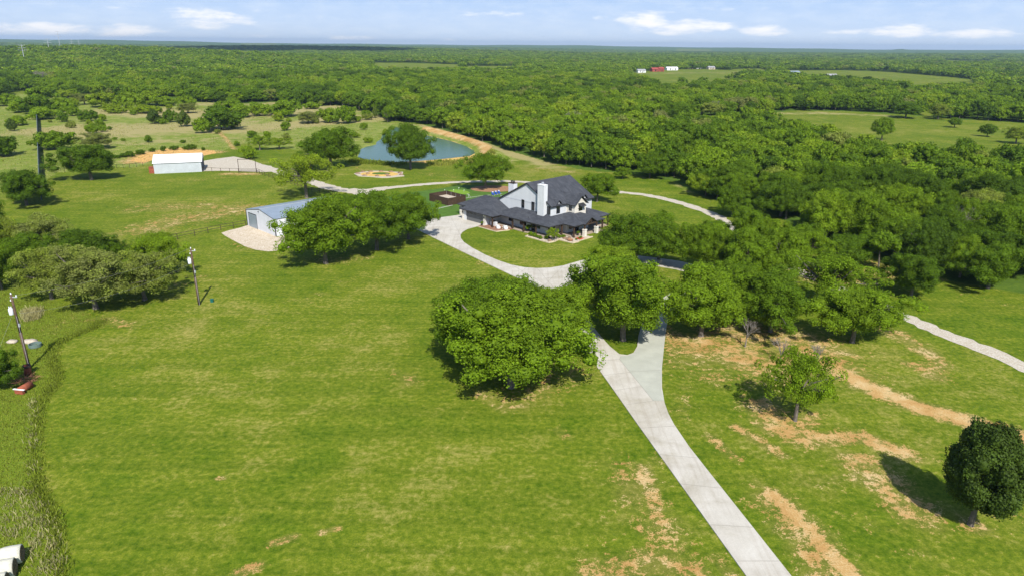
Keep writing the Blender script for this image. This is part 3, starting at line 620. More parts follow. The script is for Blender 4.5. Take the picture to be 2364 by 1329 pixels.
# dormer gable walls flush with the front
for (c, hw, zr) in ((8.45, 1.1, 7.1), (17.4, 1.05, 7.2)):
    w.face([(12.53, c - hw, 5.9), (12.53, c + hw, 5.9), (12.53, c, zr)])
w.build('upper_wall', MAT['white'], house)
bay = MB()
bay.bx(12.3, 15.0, 11.35, 15.25, 3.2, 6.05); bay.face([(15.003, 11.35, 6.05), (15.003, 15.25, 6.05), (15.003, 13.3, 7.75)])
bay.face([(12.0, 11.35, 6.05), (15.0, 11.35, 6.05), (15.0, 13.3, 7.75), (12.0, 13.3, 7.75)]); 
bay.build('bay_wall', MAT['white_stone'], house)
bt = MB()
a = -4.3
while a < 12.4:
    zt = 10.2 - abs(a - 5.0) * (4.1 / 7.5 if a > 5 else 5.1 / 9.5) - 0.15
    bt.bx(a - 0.03, a + 0.03, 6.055, 6.1, 3.0, zt); a += 0.42
bt.bx(-3.9, 12.5, 6.05, 6.1, 5.95, 6.1)
bt.build('batten', MAT['batten'], house); bt = MB()
b = 6.4
while b < 20.3:
    if b > 11.2 and b - .42 <= 11.2: bt.build('batten', MAT['batten'], house); bt = MB()
    if not (11.2 < b < 15.4): bt.bx(12.5, 12.54, b - 0.03, b + 0.03, 3.3, 6.0)
    b += 0.42
bt.build('batten', MAT['batten'], house)
lw = MB()
lw.bx(-2.9, 12.9, 4.6, 19.6, 0.1, 2.7); lw.bx(12.9, 15.2, 8.6, 16.2, 0.1, 2.68)
lw.build('lower_wall', MAT['white'], house)
gw = MB()   # garage block with door bays
gw.bx(-11.0, -9.6, 0.0, 0.5, 0.1, 2.62); gw.bx(-3.3, -2.5, 0, 0.5, 0.1, 2.62)
gw.bx(-15.1, -14.7, 2.75, 3.2, 0.1, 2.62); gw.bx(-10.99, -10.8, 0.5, 3.0, 0.1, 2.6); gw.bx(-15.1, -14.9, 3.2, 11.8, 0.1, 2.6)
gw.bx(-15.0, -2.6, 11.6, 11.8, 0.1, 2.6); gw.bx(-2.7, -2.5, 0.5, 5.0, 0.1, 2.6); gw.bx(-9.7, -3.2, 0.05, 0.45, 2.35, 2.61)
gw.bx(-14.8, -10.9, 2.8, 3.1, 2.35, 2.61)
gw.build('garage_wall', MAT['white'], house)
st = MB()
for (x0, x1, y) in ((-11.05, -10.35, -0.06), (-3.35, -2.6, -0.06), (-15.15, -14.55, 2.68)):
    st = MB(); st.bx(x0, x1, y, y + 0.5, 0.1, 2.5); st.build('stone_pier', MAT['white_stone'], house)
def gdoor(a0, a1, b):
    d = MB()
    n = 4
    for k in range(n): d.bx(a0, a1, b, b + 0.06, 0.12 + k * 0.56, 0.12 + k * 0.56 + 0.545)
    o = d.build('garage_door', MAT['grey_door'], house)
    m_ = (a1 - a0) / 6
    for k in (0.35, 1.55, 2.75): wd = MB(); wd.bx(a0 + k * m_ + .15, a0 + k * m_ + .15 + m_ * 0.85, b - 0.02, b, 1.9, 2.18); wd.build('window_pane', MAT['glass'], o)
gdoor(-10.3, -3.4, 0.2); gdoor(-14.5, -11.0, 2.95)
bk = MB(); bk.bx(-14.6, -2.8, 3.4, 11.5, 0.1, 2.5); bk.build('garage_interior', MAT['darkwall'], house)
# floor slabs
fl = MB(); fl.bx(-2.4, 15.4, 2.35, 21.6, 0.0, 0.16); fl.bx(15.4, 18.9, 7.0, 17.2, 0.0, 0.157); fl.bx(15.4, 16.9, 17.2, 21.6, 0, 0.154)
fl.build('porch_slab', MAT['porch_floor'], house)
pt = MB(); pt.prism([(-3.2, -0.6), (-3.2, -1.9), (3.2, -1.9), (4.2, 1.2), (4.2, 2.34), (-2.4, 2.34), (-2.4, -0.6)], 0.0, 0.13); pt.build('patio', MAT['brick_patio'], house)
pe = MB(); pe.bx(-3.2, 3.3, -2.1, -1.9, 0, 0.15); pe.box((3.75, -0.35, 0.075), (0.2, 3.3, 0.15), 0, -math.atan2(1.0, 3.1)); pe.build('patio_edging', MAT['limestone'], house)
# posts
posts = [(0.1, -0.25), (3.95, 2.5), (7.6, 2.5), (11.4, 2.5), (15.3, 2.5), (15.35, 6.7), (18.65, 7.05), (18.65, 17.0), (16.75, 21.4), (11.6, 21.5)]
for (pa, pb) in posts:
    m = MB(); m.bx(pa - .15, pa + .15, pb - .15, pb + .15, 0.1, EZ - 0.22); m.bx(pa - .2, pa + .2, pb - .2, pb + .2, 0.1, 0.35); m.build('post', MAT['darkwood'], house)
for q in ((3.9, 15.3, 2.42, 2.58, 2.32, 2.57), (18.57, 18.73, 7.0, 9.6, 2.32, 2.56), (18.57, 18.73, 14.0, 17.1, 2.32, 2.56), (-0.0, 0.16, -0.2, 2.5, 2.32, 2.56)):
    bm_ = MB(); bm_.bx(*q); bm_.build('beam', MAT['darkwood'], house)
# portico: stone columns, timber truss
for b in (9.7, 13.8):
    c = MB(); c.bx(19.15, 19.85, b - .35, b + .35, 0.1, 1.55); c.bx(19.08, 19.92, b - .42, b + .42, 1.55, 1.68)
    o = c.build('stone_column', MAT['white_stone'], house)
    p = MB(); p.bx(19.38, 19.62, b - .12, b + .12, 1.68, 2.72); p.build('timber_post', MAT['darkwood'], o)
t = MB(); t.bx(19.4, 19.6, 9.5, 14.0, 2.55, 2.8); t.bx(19.42, 19.58, 11.65, 11.85, 2.8, 3.9)
for sg in (1, -1): t.tube((19.5, 11.75 + sg * 2.1, 2.75), (19.5, 11.75, 4.0), 0.1, n=4)
for sg in (1, -1): t.tube((19.5, 11.75 + sg * 1.1, 2.8), (19.5, 11.75, 3.5), 0.07, n=4)
t.build('gable_truss', MAT['darkwood'], house)
# chimneys
def chimney(a0, a1, b0, b1, z0, z1, cap=True, dark=False):
    c = MB(); c.bx(a0, a1, b0, b1, z0, z1)
    for z in [z0 + 1.2 + 2.35 * k for k in range(1, 4) if z0 + 1.2 + 2.35 * k < z1 - .5]: c.bx(a0 - .02, a1 + .02, b0 - .02, b1 + .02, z - .05, z + .05)
    a = a0 + .35
    while a < a1: c.bx(a - .025, a + .025, b0 - .03, b0, z0, z1); a += .42
    b = b0 + .3
    while b < b1: c.bx(a1, a1 + .03, b - .025, b + .025, z0, z1); b += .42
    o = c.build('chimney', MAT['white'], house)
    t = MB(); t.bx(a0 - .06, a1 + .06, b0 - .06, b1 + .06, z1, z1 + .1); t.build('chimney_cap', MAT['darkwood'] if dark else MAT['white_paint'], o)
    f = MB(); ca, cb = (a0 + a1) / 2, (b0 + b1) / 2
    if dark:
        for da in (-.35, .4): f.lathe([(0, 0), (.22, 0), (.16, .3), (.3, .36), (.26, .5), (0, .5)], (ca + da, cb, z1 + .1), 10)
    else: f.lathe([(0, 0), (.2, 0), (.2, .35), (.3, .37), (.3, .5), (0, .52)], (ca, cb, z1 + .1), 12)
    f.build('flue', MAT['black'] if dark else MAT['grey_metal'], o)
chimney(9.25, 11.2, 5.05, 6.2, 3.3, 10.75)
chimney(-9.6, -7.7, 14.2, 15.5, 0.0, 7.3, dark=True)
pr = MB(); pr.box((-4.6, 18.6, 5.3), (9.0, 6.4, 0.22), 0, 0, Matrix.Rotation(0.13, 3, 'X')); pr.build('rear_patio_roof', MAT['shingle'], house)
for (pa, pb) in ((-8.8, 21.3), (-0.6, 21.3), (-8.8, 16.0)):
    m = MB(); m.bx(pa - .14, pa + .14, pb - .14, pb + .14, 0, 4.9); m.build('post', MAT['darkwood'], house)
# windows: on plane b=const facing -b, or a=const facing +a
def win(kind, u, z, wd, ht, plane, name='window', mull=True):
    f = MB(); g = MB()
    if kind == 'b':
        f.bx(u - wd / 2 - .07, u + wd / 2 + .07, plane - .07, plane, z - .07, z + ht + .07); g.bx(u - wd / 2, u + wd / 2, plane - .085, plane - .07, z, z + ht)
        if mull: f.bx(u - wd / 2, u + wd / 2, plane - .10, plane - .086, z + ht * .5 - .03, z + ht * .5 + .03)
    else:
        f.bx(plane, plane + .07, u - wd / 2 - .07, u + wd / 2 + .07, z - .07, z + ht + .07); g.bx(plane + .07, plane + .085, u - wd / 2, u + wd / 2, z, z + ht)
        if mull: f.bx(plane + .086, plane + .10, u - wd / 2, u + wd / 2, z + ht * .5 - .03, z + ht * .5 + .03)
    o = f.build(name, MAT['frame'], house); g.build('pane', MAT['glass'], o); return o
win('b', 3.75, 4.5, .75, 1.75, 6.04); win('b', 7.0, 4.45, .8, 1.8, 6.04); win('b', 11.9, 4.35, .8, 1.7, 6.04)
win('a', 8.45, 4.35, 1.0, 1.95, 12.55); win('b', 13.7, 4.75, .7, 1.15, 11.34); win('a', 13.3, 4.65, 1.05, 1.0, 15.01); win('a', 17.6, 4.6, .5, 1.7, 12.55)
win('b', 5.3, .9, 1.9, 1.4, 4.58); win('b', 8.6, .2, 1.0, 2.1, 4.58, 'door', False); win('b', 10.3, 1.0, .7, 1.2, 4.58); win('b', 1.2, 1.1, 1.1, .7, 4.58, 'television', False)
win('a', 6.5, .9, 1.2, 1.4, 12.91); win('a', 10.0, 1.0, 1.0, 1.3, 15.22); win('a', 11.9, .2, 1.4, 2.1, 15.22, 'entry_door', False); win('a', 14.6, 1.0, 1.4, 1.3, 15.22); win('a', 18.0, .9, 1.2, 1.4, 12.91)
aw = MB(); aw.face([(15.04, 12.4, 6.35), (15.04, 14.2, 6.35), (15.95, 14.3, 5.80), (15.95, 12.3, 5.80)]); aw.face([(15.95, 12.3, 5.74), (15.95, 14.3, 5.74), (15.04, 14.2, 6.29), (15.04, 12.4, 6.29)]); aw.bx(15.93, 15.99, 12.3, 14.3, 5.74, 5.82)
for b in (12.45, 14.15): aw.tube((15.03, b, 5.1), (15.9, b, 5.75), .05, n=4)
aw.build('awning', MAT['fascia'], house)
for (a_, b_) in ((-10.7, -.1), (-3.0, -.1), (-14.85, 2.64)): wl_ = MB(); wl_.bx(a_ - .09, a_ + .09, b_ - .13, b_, 1.75, 2.1); wl_.build('wall_lamp', MAT['black'], house)
vp = MB(); vp.tube((8.2, 3.3, 3.1), (8.2, 3.3, 3.55), .06); vp.build('roof_vent', MAT['black'], house)

def hloc(a, b, z=0):
    c, s = math.cos(TH), math.sin(TH); return (H0.x + a * c - b * s, H0.y + a * s + b * c, z)
# patio furniture (things)
def barrel_chair(a, b, rz, label):
    r = empty('patio_chair', hloc(a, b, .13), TH + rz, label, 'chair', 'white barrel chairs on the brick patio')
    s = MB(); s.lathe([(0, 0), (.46, 0), (.5, .1), (.5, .42), (.44, .46), (0, .46)], n=18); s.build('seat', MAT['white_paint'], r, True)
    bk = MB()
    for k in range(12):
        t0 = math.radians(20 + k * 11.7 + 0); t1 = math.radians(20 + (k + 1) * 11.7)
        z = .95
        for (ra, rb) in ((.42, .55),):
            q = [(math.cos(t) * r_, math.sin(t) * r_) for t, r_ in ((t0, ra), (t0, rb), (t1, rb), (t1, ra))]; bk.prism(q[::-1] if False else q, .3, z)
    bk.build('backrest', MAT['white_paint'], r)
barrel_chair(1.75, .1, math.radians(180), 'left white barrel chair beside the dark corner post on the brick patio')
barrel_chair(3.4, .9, math.radians(190), 'right white barrel chair on the brick patio')
r = empty('side_table', hloc(2.6, .7, .13), TH, 'small tan side table between the two white barrel chairs', 'table')
m = MB(); m.lathe([(0, .42), (.33, .42), (.33, .47), (0, .47)], n=14); m.build('tabletop', MAT['tan'], r); m = MB(); m.lathe([(.12, 0), (.2, .03), (.1, .1), (.1, .42)], n=10); m.build('pedestal', MAT['tan'], r)
r = empty('outdoor_grill', hloc(-1.2, 1.3, .13), TH, 'black-topped grill set in a white outdoor counter on the patio', 'grill')
m = MB(); m.bx(-.9, 1.0, -.35, .35, 0, .9); m.build('counter', MAT['white'], r); m = MB(); m.bx(-.5, .45, -.33, .3, .9, 1.0); m.tube((-.5, 0, 1.02), (.45, 0, 1.02), .27, n=12); m.build('lid', MAT['black'], r)
m = MB(); m.tube((-.3, -.36, 1.05), (.25, -.36, 1.05), .02); m.build('handle', MAT['grey_metal'], r)
r = empty('trash_bin', hloc(-12.2, 1.6, .1), TH, 'teal green wheeled bin standing beside the garage pier', 'bin')
m = MB(); m.prism([(-.28, -.3), (.28, -.3), (.28, .3), (-.28, .3)], 0.05, .95); m.build('bin_body', MAT['green_plastic'], r); m = MB(); m.box((0, -.02, 1.0), (.64, .7, .07)); m.build('bin_lid', MAT['green_plastic'], r)
for sx in (-.3, .3):
    m = MB(); m.tube((sx - .03, .25, .1), (sx + .03, .25, .1), .1, n=12); m.build('wheel', MAT['black'], r)

# ------------------------------------------------------------------ outbuildings
def gable_building(name, origin, rz, W_, D_, ze, zr, wall, roof, trim, label, cat, over=.1, group=None, doors=(), extra=None):
    """origin = front-left corner on the ground, x along the front gable, y depth"""
    r = empty(name, origin, rz, label, cat, group)
    m = MB(); m.face([(0, 0, 0), (W_, 0, 0), (W_, 0, ze), (W_ / 2, 0, zr), (0, 0, ze)]); m.face([(W_, D_, 0), (0, D_, 0), (0, D_, ze), (W_ / 2, D_, zr), (W_, D_, ze)])
    m.face([(0, D_, 0), (0, 0, 0), (0, 0, ze), (0, D_, ze)]); m.face([(W_, 0, 0), (W_, D_, 0), (W_, D_, ze), (W_, 0, ze)]); m.build('wall', wall, r)
    m = MB(); gable(m, (W_ / 2, -over), (0, 1), W_ / 2 + over, D_ + 2 * over, ze - over * (zr - ze) / (W_ / 2) + .05, zr + .05, th=.1, mf=1); m.build('roof', [roof, trim], r)
    for (x0, x1, z1, mat) in doors:
        m = MB()
        for k in range(6): m.bx(x0, x1, -.05, -.005, .05 + k * (z1 - .05) / 6, .05 + (k + 1) * (z1 - .05) / 6 - .02)
        d = m.build('door', mat, r); m = MB(); m.bx(x0 - .15, x0, -.06, 0, 0, z1 + .15); m.bx(x1, x1 + .08, -.055, 0, 0, z1 + .15); m.bx(x0, x1, -.06, 0, z1, z1 + .15); m.build('door_frame', trim, d)
    return r
oL = at(572.4, 520.6); oR = at(637.6, 546.4); rz = math.atan2(oR.y - oL.y, oR.x - oL.x); WW = (oR - oL).length
ws = gable_building('workshop', (oL.x, oL.y, 0), rz, WW, 19.5, 3.85, 4.95, MAT['ws_wall'], MAT['ws_roof'], MAT['fascia'], 'white steel workshop with blue-grey metal roof and one roll-up door', 'workshop', doors=[(1.2, 4.9, 3.2, MAT['ws_roof'])])
m = MB()
for x in (0.0, WW): m = MB(); m.bx(x - .09, x + .09, -.09, .09, 0, 3.85); m.build('corner_trim', MAT['fascia'], ws)
m = MB(); m.blob((WW * .47, -.12, 4.35), .14, 1, 0, 1); m.build('wall_lamp', MAT['black'], ws)
# slab: metal ridge
m = MB(); m.bx(WW / 2 - .12, WW / 2 + .12, -.1, 19.6, 5.0, 5.07); m.build('ridge_cap', MAT['grey_metal'], ws)
sL = at(357, 402); sR = at(467.3, 397); rz2 = math.atan2(sR.y - sL.y, sR.x - sL.x); SL = (sR - sL).length
sh = empty('metal_shed', (sL.x, sL.y, 0), rz2, 'old corrugated metal shed with bleached white roof and open right end', 'shed')
m = MB(); D2 = 10.5; zr = 5.35; ze = 3.3
m.face([(0, 0, 0), (SL, 0, 0), (SL, 0, ze), (0, 0, ze)]); m.face([(SL, D2, 0), (0, D2, 0), (0, D2, ze), (SL, D2, ze)]); m.face([(0, D2, 0), (0, 0, 0), (0, 0, ze), (0, D2 / 2, zr), (0, D2, ze)]); m.face([(SL, 0, ze), (SL, D2, ze), (SL, D2 / 2, zr)])
m.build('wall', MAT['shed_wall'], sh)
m = MB()
for sg in (0, 1):
    y0 = -.25 if sg == 0 else D2 + .25; t = [(-.25, y0, ze), (SL + .3, y0, ze), (SL + .3, D2 / 2, zr + .03), (-.25, D2 / 2, zr + .03)]
    m.face(t if sg == 0 else t[::-1]); m.face([(x, y, z - .06) for x, y, z in (t[::-1] if sg == 0 else t)])
m.build('roof', MAT['shed_roof'], sh)
m = MB(); m.box((-.9, 2.2, .9), (1.5, 2.2, 1.8)); m.box((-.9, 2.2, 1.9), (1.6, 2.3, .1)); tag(m.build('feed_crate', MAT['rust']), 'rusty red crate at the left end of the old metal shed', 'crate'); m_ = bpy.data.objects['feed_crate']; m_.location = sh.location; m_.rotation_euler = sh.rotation_euler
for y in (.1, D2 / 2, D2 - .1): m = MB(); m.bx(SL - .1, SL, y - .1, y + .1, 0, ze); m.build('post', MAT['pipe'], sh)

# slatted dark enclosure on the turf
e0 = at(991.5, 464); e1_ = at(1035, 475.5); e2_ = at(1061, 471.5)
u = (e1_ - e0); uw = u.length; un = u.normalized(); v = Vector((-un.y, un.x, 0)); vw = 6.0
en = empty('slat_enclosure', (e0.x, e0.y, 0), math.atan2(un.y, un.x), 'dark brown slatted screen enclosure standing open-topped on the turf', 'enclosure')
for (x0, y0, x1, y1) in ((0, 0, uw, 0), (uw, 0, uw, vw), (uw, vw, 0, vw), (0, vw, 0, 0)):
    m = MB(); L = math.hypot(x1 - x0, y1 - y0); a = math.atan2(y1 - y0, x1 - x0); n = int(L / .22)
    for k in range(n):
        tt = (k + .5) / n; m.box((x0 + (x1 - x0) * tt, y0 + (y1 - y0) * tt, .98), (.2, .04, 1.86), 0, a)
    m.box(((x0 + x1) / 2, (y0 + y1) / 2, 1.95), (L + .1, .1, .09), 0, a); m.build('screen_panel', MAT['darkwood'], en)
for (x, y) in ((0.1, .1), (uw - .1, .1), (uw - .1, vw - .1), (.1, vw - .1), (uw / 2, vw - .1), (uw / 2, .1), (uw * .25, vw - .1), (uw * .75, vw - .1)):
    m = MB(); m.tube((x, y, 0), (x, y, 1.9), .025); m.build('post', MAT['grey_metal'], en)
m = MB(); m.prism([(.1, .1), (uw - .1, .1), (uw - .1, vw - .1), (.1, vw - .1)], 0, .95); m.build('floor_pad', MAT['pink_rock'], en)

# golf flags / chairs
for i, (x, y, lab) in enumerate([(1046.5, 444.5, 'white flag pin near the centre of the putting green'), (1059, 439.5, 'white flag pin at the back edge of the putting green'), (1071, 445, 'white flag pin at the right of the putting green'), (1026, 441, 'white marker pin left of the putting green'), (1035, 446.5, 'white marker pin at the front left of the putting green')]):
    p = at(x, y); r = empty('flag_pin', (p.x, p.y, 0.04), 0, lab, 'flag', 'flag pins on the putting green')
    m = MB(); m.tube((0, 0, 0), (0, 0, .8 if i < 3 else .35), .015); m.build('pole', MAT['white_paint'], r); m = MB(); m.box((.1, 0, .7 if i < 3 else .28), (.18, .02, .12)); m.build('flag', MAT['white_paint'], r)
for i, (x, y, lab) in enumerate([(1138, 452, 'leftmost blue lounge chair on the turf behind the garage roof'), (1145, 450.5, 'middle blue lounge chair on the turf behind the garage roof'), (1152, 449, 'rightmost blue lounge chair on the turf behind the garage roof')]):
    p = at(x, y); r = empty('lounge_chair', (p.x, p.y, 0.02), 0.5, lab, 'lounge chair', 'blue lounge chairs on the turf')
    m = MB(); m.box((0, -.2, .38), (.62, .75, .14)); m.build('seat', MAT['blue'], r); m = MB(); m.box((0, .25, .72), (.62, .12, .75), 0, 0, Matrix.Rotation(-.35, 3, 'X')); m.build('backrest', MAT['blue'], r)
    for sx in (-.26, .26):
        for sy in (-.5, .12): m = MB(); m.bx(sx - .03, sx + .03, sy - .03, sy + .03, 0, .32); m.build('leg', MAT['white_paint'], r)
    m = MB(); m.box((0, .18, 1.0), (.4, .14, .2)); m.build('headrest', MAT['white_paint'], r)
p = at(1083, 456); r = empty('garden_sprinkler', (p.x, p.y, 0.02), .3, 'thin white tripod frame on the turf behind the garage', 'stand')
m = MB()
for k in range(3): m.tube((.4 * math.cos(k * 2.1), .4 * math.sin(k * 2.1), 0), (0, 0, .8), .015)
m.build('leg_frame', MAT['white_paint'], r); m = MB(); m.box((-.3, 0, .85), (.8, .06, .05), 0, .3, Matrix.Rotation(.4, 3, 'Y')); m.build('arm', MAT['white_paint'], r)

# flower bed around the porch corner
bed = empty('flower_bed', hloc(17, 5), TH, 'pale rock flower bed with limestone edging at the porch corner', 'flower bed')
BED = [(10.6, 2.2), (10.6, 0.1), (17.6, 0.0), (17.9, 1.6), (17.4, 3.4), (21.3, 3.6), (21.5, 5.2), (21.1, 6.0), (21.0, 10.6), (18.95, 10.6), (18.95, 6.8), (15.6, 6.8), (15.6, 2.2)]
BEDL = [(a - 17, b - 5) for a, b in BED]
m = MB(); m.prism(BEDL, 0, .09); m.build('rock_mulch', MAT['pink_rock'], bed)
m = MB()
for k in range(0, 8):
    (x0, y0), (x1, y1) = BEDL[k + 1 - 1], BEDL[k + 1]; L = math.hypot(x1 - x0, y1 - y0); m.box(((x0 + x1) / 2, (y0 + y1) / 2, .10), (L + .2, .30, .20), 0, math.atan2(y1 - y0, x1 - x0))
m.build('stone_edging', MAT['limestone'], bed)
m = MB(); m.prism([(2.2, 1.7), (3.9, 1.7), (3.9, 3.4), (2.2, 3.3)], .09, .14); m.build('red_mulch_patch', MAT['red_mulch'], bed)
rk = random.Random(4)
pots = [(16.3, 1.0), (19.6, 4.6), (18.5, 4.2), (19.7, 8.3), (19.6, 5.6)]
for i, (a, b, lab) in enumerate([(17.9, 4.9, 'brown boulder at the inner corner of the flower bed'), (18.6, 5.5, 'reddish boulder beside the porch corner post'), (16.9, 1.1, 'low boulder near the small bed tree'), (19.0, 4.6, 'flat boulder in the middle of the flower bed')]):
    m = MB(); m.blob((0, 0, .15), .42, i, .2, 2, sc=(1.1, .8, .7)); o = m.build('boulder', MAT['boulder'], None, True); o.location = hloc(a, b, .06); tag(o, lab, 'rock', 'boulders in the flower bed')
p = hloc(19.9, 4.5, .09); r = empty('bowl_planter', p, 0, 'wide shallow bowl planter standing in the flower bed', 'planter')
m = MB(); m.lathe([(0, 0), (.35, 0), (.62, .28), (.66, .33), (.58, .33), (.35, .2), (0, .2)], n=18); m.build('bowl', MAT['terracotta'], r, True)
m = MB(); m.lathe([(0, .27), (.5, .27)], n=14); m.build('soil', MAT['mulch'], r)

# ------------------------------------------------------------------ ornamental bed by the pond
fc = at(876, 403); fb = empty('ornamental_bed', (fc.x, fc.y, 0), 0, 'oval sand garden bed with pale rock border and grass centre below the pond', 'garden bed')
def rel(l): return [(q.x - fc.x, q.y - fc.y) for q in P(l)]
m = MB(); m.prism(rel([(817, 402), (828, 408), (853, 409), (880, 411.5), (896, 411.5), (934, 407.5), (929, 404), (931, 398), (905, 397.5), (880, 395.5), (858, 395.5), (836, 398), (826, 399.5)]), 0, .12); m.build('rock_border', MAT['pink_rock'], fb)
ov = [(876 + 44 * math.cos(t), 403.2 + 5.4 * math.sin(t)) for t in np.linspace(0, 2 * math.pi, 24, endpoint=False)]
m = MB(); m.prism(rel(ov), .05, .16); m.build('sand_oval', MAT['yellow_sand'], fb)
ov = [(880 + 21 * math.cos(t), 402.3 + 2.3 * math.sin(t)) for t in np.linspace(0, 2 * math.pi, 18, endpoint=False)]
m = MB(); m.prism(rel(ov), .1, .24); m.build('grass_centre', MAT['turf'], fb)
for i, (x, y) in enumerate([(826, 402), (842, 406.8), (849, 402.5), (838, 398), (855, 397.5), (871, 408.3), (893, 405), (897, 408), (926, 405), (923, 401), (903, 398), (880, 397)]):
    q = at(x, y); m = MB(); m.blob((0, 0, .12), .5, i + 30, .25, 2, sc=(1.5, .8, .55)); o = m.build('bed_boulder', MAT['boulder'], None, True); o.location = (q.x, q.y, .12); tag(o, 'brown boulder set on the rim of the oval sand garden bed', 'rock', 'boulders round the oval sand bed')

# ------------------------------------------------------------------ fences
def pipe_fence(name, pts, label, ph=1.35, sp=2.6, rails=(1.3,), r=.05, mat='pipe', group='pipe fences'):
    P_ = [Vector((p.x, p.y, 0)) for p in P(pts)]; o0 = P_[0]; root = empty(name, o0, 0, label, 'fence', group)
    m = MB()
    for k in range(len(P_) - 1):
        for z in rails: m.tube(P_[k] - o0 + Vector((0, 0, z)), P_[k + 1] - o0 + Vector((0, 0, z)), r, n=6)
    m.build('rail', MAT[mat], root); q = []
    for k in range(len(P_) - 1):
        L = (P_[k + 1] - P_[k]).length; n = max(1, round(L / sp)); q += [P_[k].lerp(P_[k + 1], i / n) for i in range(n)]
    q.append(P_[-1])
    pm = MB(); pm.tube((0, 0, 0), (0, 0, ph), r * 1.25, n=8); me = None
    for p in q[:98]:
        if me is None: o = pm.build('post', MAT[mat], root); me = o.data
        else: o = link('post', me, root)
        o.location = p - o0
    return root
pipe_fence('pipe_fence', [(568, 522), (510, 532), (450, 545), (410, 553), (300, 580), (244, 596)], 'brown pipe fence running left from the white workshop', rails=(1.3, .7))
pipe_fence('pipe_fence', [(469, 396), (510, 398), (551, 399)], 'short brown pipe fence between the metal shed and the overhead gate', rails=(1.3,))
pipe_fence('pipe_fence', [(593, 399), (612, 407), (640, 415), (680, 428), (720, 444), (758, 449), (768, 452)], 'brown pipe fence bending from the overhead gate past the big pale oak', rails=(1.3, .7))
pipe_fence('pipe_fence', [(352, 383), (330, 384), (300, 388), (270, 389), (210, 395), (150, 398), (100, 402)], 'brown pipe fence left of the old metal shed', rails=(1.3,))
gl, gr_ = at(552, 399), at(592, 399); r = empty('overhead_gate', gl, 0, 'tall brown pipe gate frame with a low gate in the paddock fence', 'gate'); dv = gr_ - gl
m = MB(); m.tube((0, 0, 0), (0, 0, 4.3), .09); m.build('post', MAT['pipe'], r); m = MB(); m.tube(dv, dv + Vector((0, 0, 4.3)), .09); m.build('post', MAT['pipe'], r); m = MB(); m.tube((0, 0, 4.3), dv + Vector((0, 0, 4.3)), .08); m.build('crossbar', MAT['pipe'], r)
m = MB()
for z in (.3, .65, 1.0, 1.3): m.tube(Vector((0, 0, z)), dv + Vector((0, 0, z)), .035)
m.build('gate_leaf', MAT['pipe'], r)
# long screen fence on the left
p0, p1 = at(97, 462), at(87, 262); L = (p1 - p0).length; r = empty('screen_fence', (p0.x, p0.y, 0), math.atan2(p1.y - p0.y, p1.x - p0.x), 'long dark teal screen fence running straight away up the left pasture', 'fence')
m = MB()
n = 90
for k in range(n):
    x0, x1 = L * k / n, L * (k + 1) / n; hh = 3.2 + .2 * math.sin(k * 1.7); m.bx(x0, x1 - .06, -.05, .05, .05, hh)
m.build('screen_panel', MAT['screen'], r)
for k in range(0, 91): q = MB(); q.tube((L * k / 90, .12, 0), (L * k / 90, .12, 3.45), .07, n=6); q.build('post', MAT['screen_edge'], r)

# ------------------------------------------------------------------ utility poles and wires
def utility_pole(base, h, label, lean=(0, 0)):
    b = at(*base); r = empty('utility_pole', (b.x, b.y, 0), 0, label, 'utility pole', 'wooden utility poles')
    m = MB(); m.path([(0, 0, 0), (0, 0, h * .5), (0, 0, h)], [.20, .17, .13], 12); m.build('pole', MAT['pole'], r, True)
    m = MB(); m.tube((.13, -.16, 0), (.1, -.12, h * .72), .02); m.build('conduit', MAT['grey_metal'], r)
    t = MB(); t.lathe([(0, 0), (.25, 0), (.27, .05), (.27, .75), (.2, .85), (0, .88)], (-.42, -.12, h * .74), 14); o = t.build('transformer', MAT['steel_clear'], r, True)
    for dx in (-.12, .12): m = MB(); m.lathe([(0, 0), (.05, 0), (.07, .05), (.04, .1), (.07, .15), (.03, .25), (0, .26)], (-.42 + dx, -.12, h * .74 + .86), 8); m.build('bushing', MAT['steel_clear'], o)
    m = MB(); m.box((.25, 0, h - .35), (.9, .1, .1)); m.build('bracket', MAT['grey_metal'], r)
    for (dx, dz) in ((.6, -.3), (0, .0), (-.2, -.9)): m = MB(); m.lathe([(0, 0), (.06, 0), (.09, .06), (.05, .12), (.09, .18), (0, .25)], (dx, 0, h + dz), 8); m.build('insulator', MAT['steel_clear'], r)
    m = MB(); m.box((.22, -.15, h * .6), (.16, .2, .4)); m.build('meter_box', MAT['grey_metal'], r)
    return Vector((b.x, b.y, h))
u1 = utility_pole((460, 703), 9.4, 'wooden utility pole with grey transformer beside the grove, standing on the mown lawn')
u2 = utility_pole((68, 850), 10.2, 'wooden utility pole rising from rusty junk near the left edge')
def wire(a, b, sag, label, group='power wires'):
    m = MB(); pts = []
    for k in range(17):
        t = k / 16; p = a.lerp(b, t); p.z -= sag * 4 * t * (1 - t); pts.append(p)
    for k in range(16): m.tube(pts[k], pts[k + 1], .008, n=5, caps=False)
    tag(m.build('power_wire', MAT['wire']), label, 'wire', group)
wire(u1 + Vector((0, 0, .1)), u2 + Vector((.6, 0, -.1)), .9, 'upper power wire strung between the two utility poles')
wire(u1 + Vector((0, 0, -2.2)), u2 + Vector((0, 0, -2.6)), 1.3, 'lower power wire strung between the two utility poles')
wire(u2 + Vector((-.4, 0, -2.6)), u2 + Vector((-2.5, -4.5, -10.1)), .1, 'guy wire dropping from the left utility pole to the ground')
pb = at(490, 697); r = empty('meter_pedestal', (pb.x, pb.y, 0), 0, 'small dark green pedestal box beside the right utility pole', 'utility box')
m = MB(); m.bx(-.22, .22, -.18, .18, 0, .5); m.build('box_body', MAT['green_plastic'], r); m = MB(); m.bx(-.25, .25, -.21, .21, .5, .56); m.build('box_lid', MAT['green_plastic'], r)
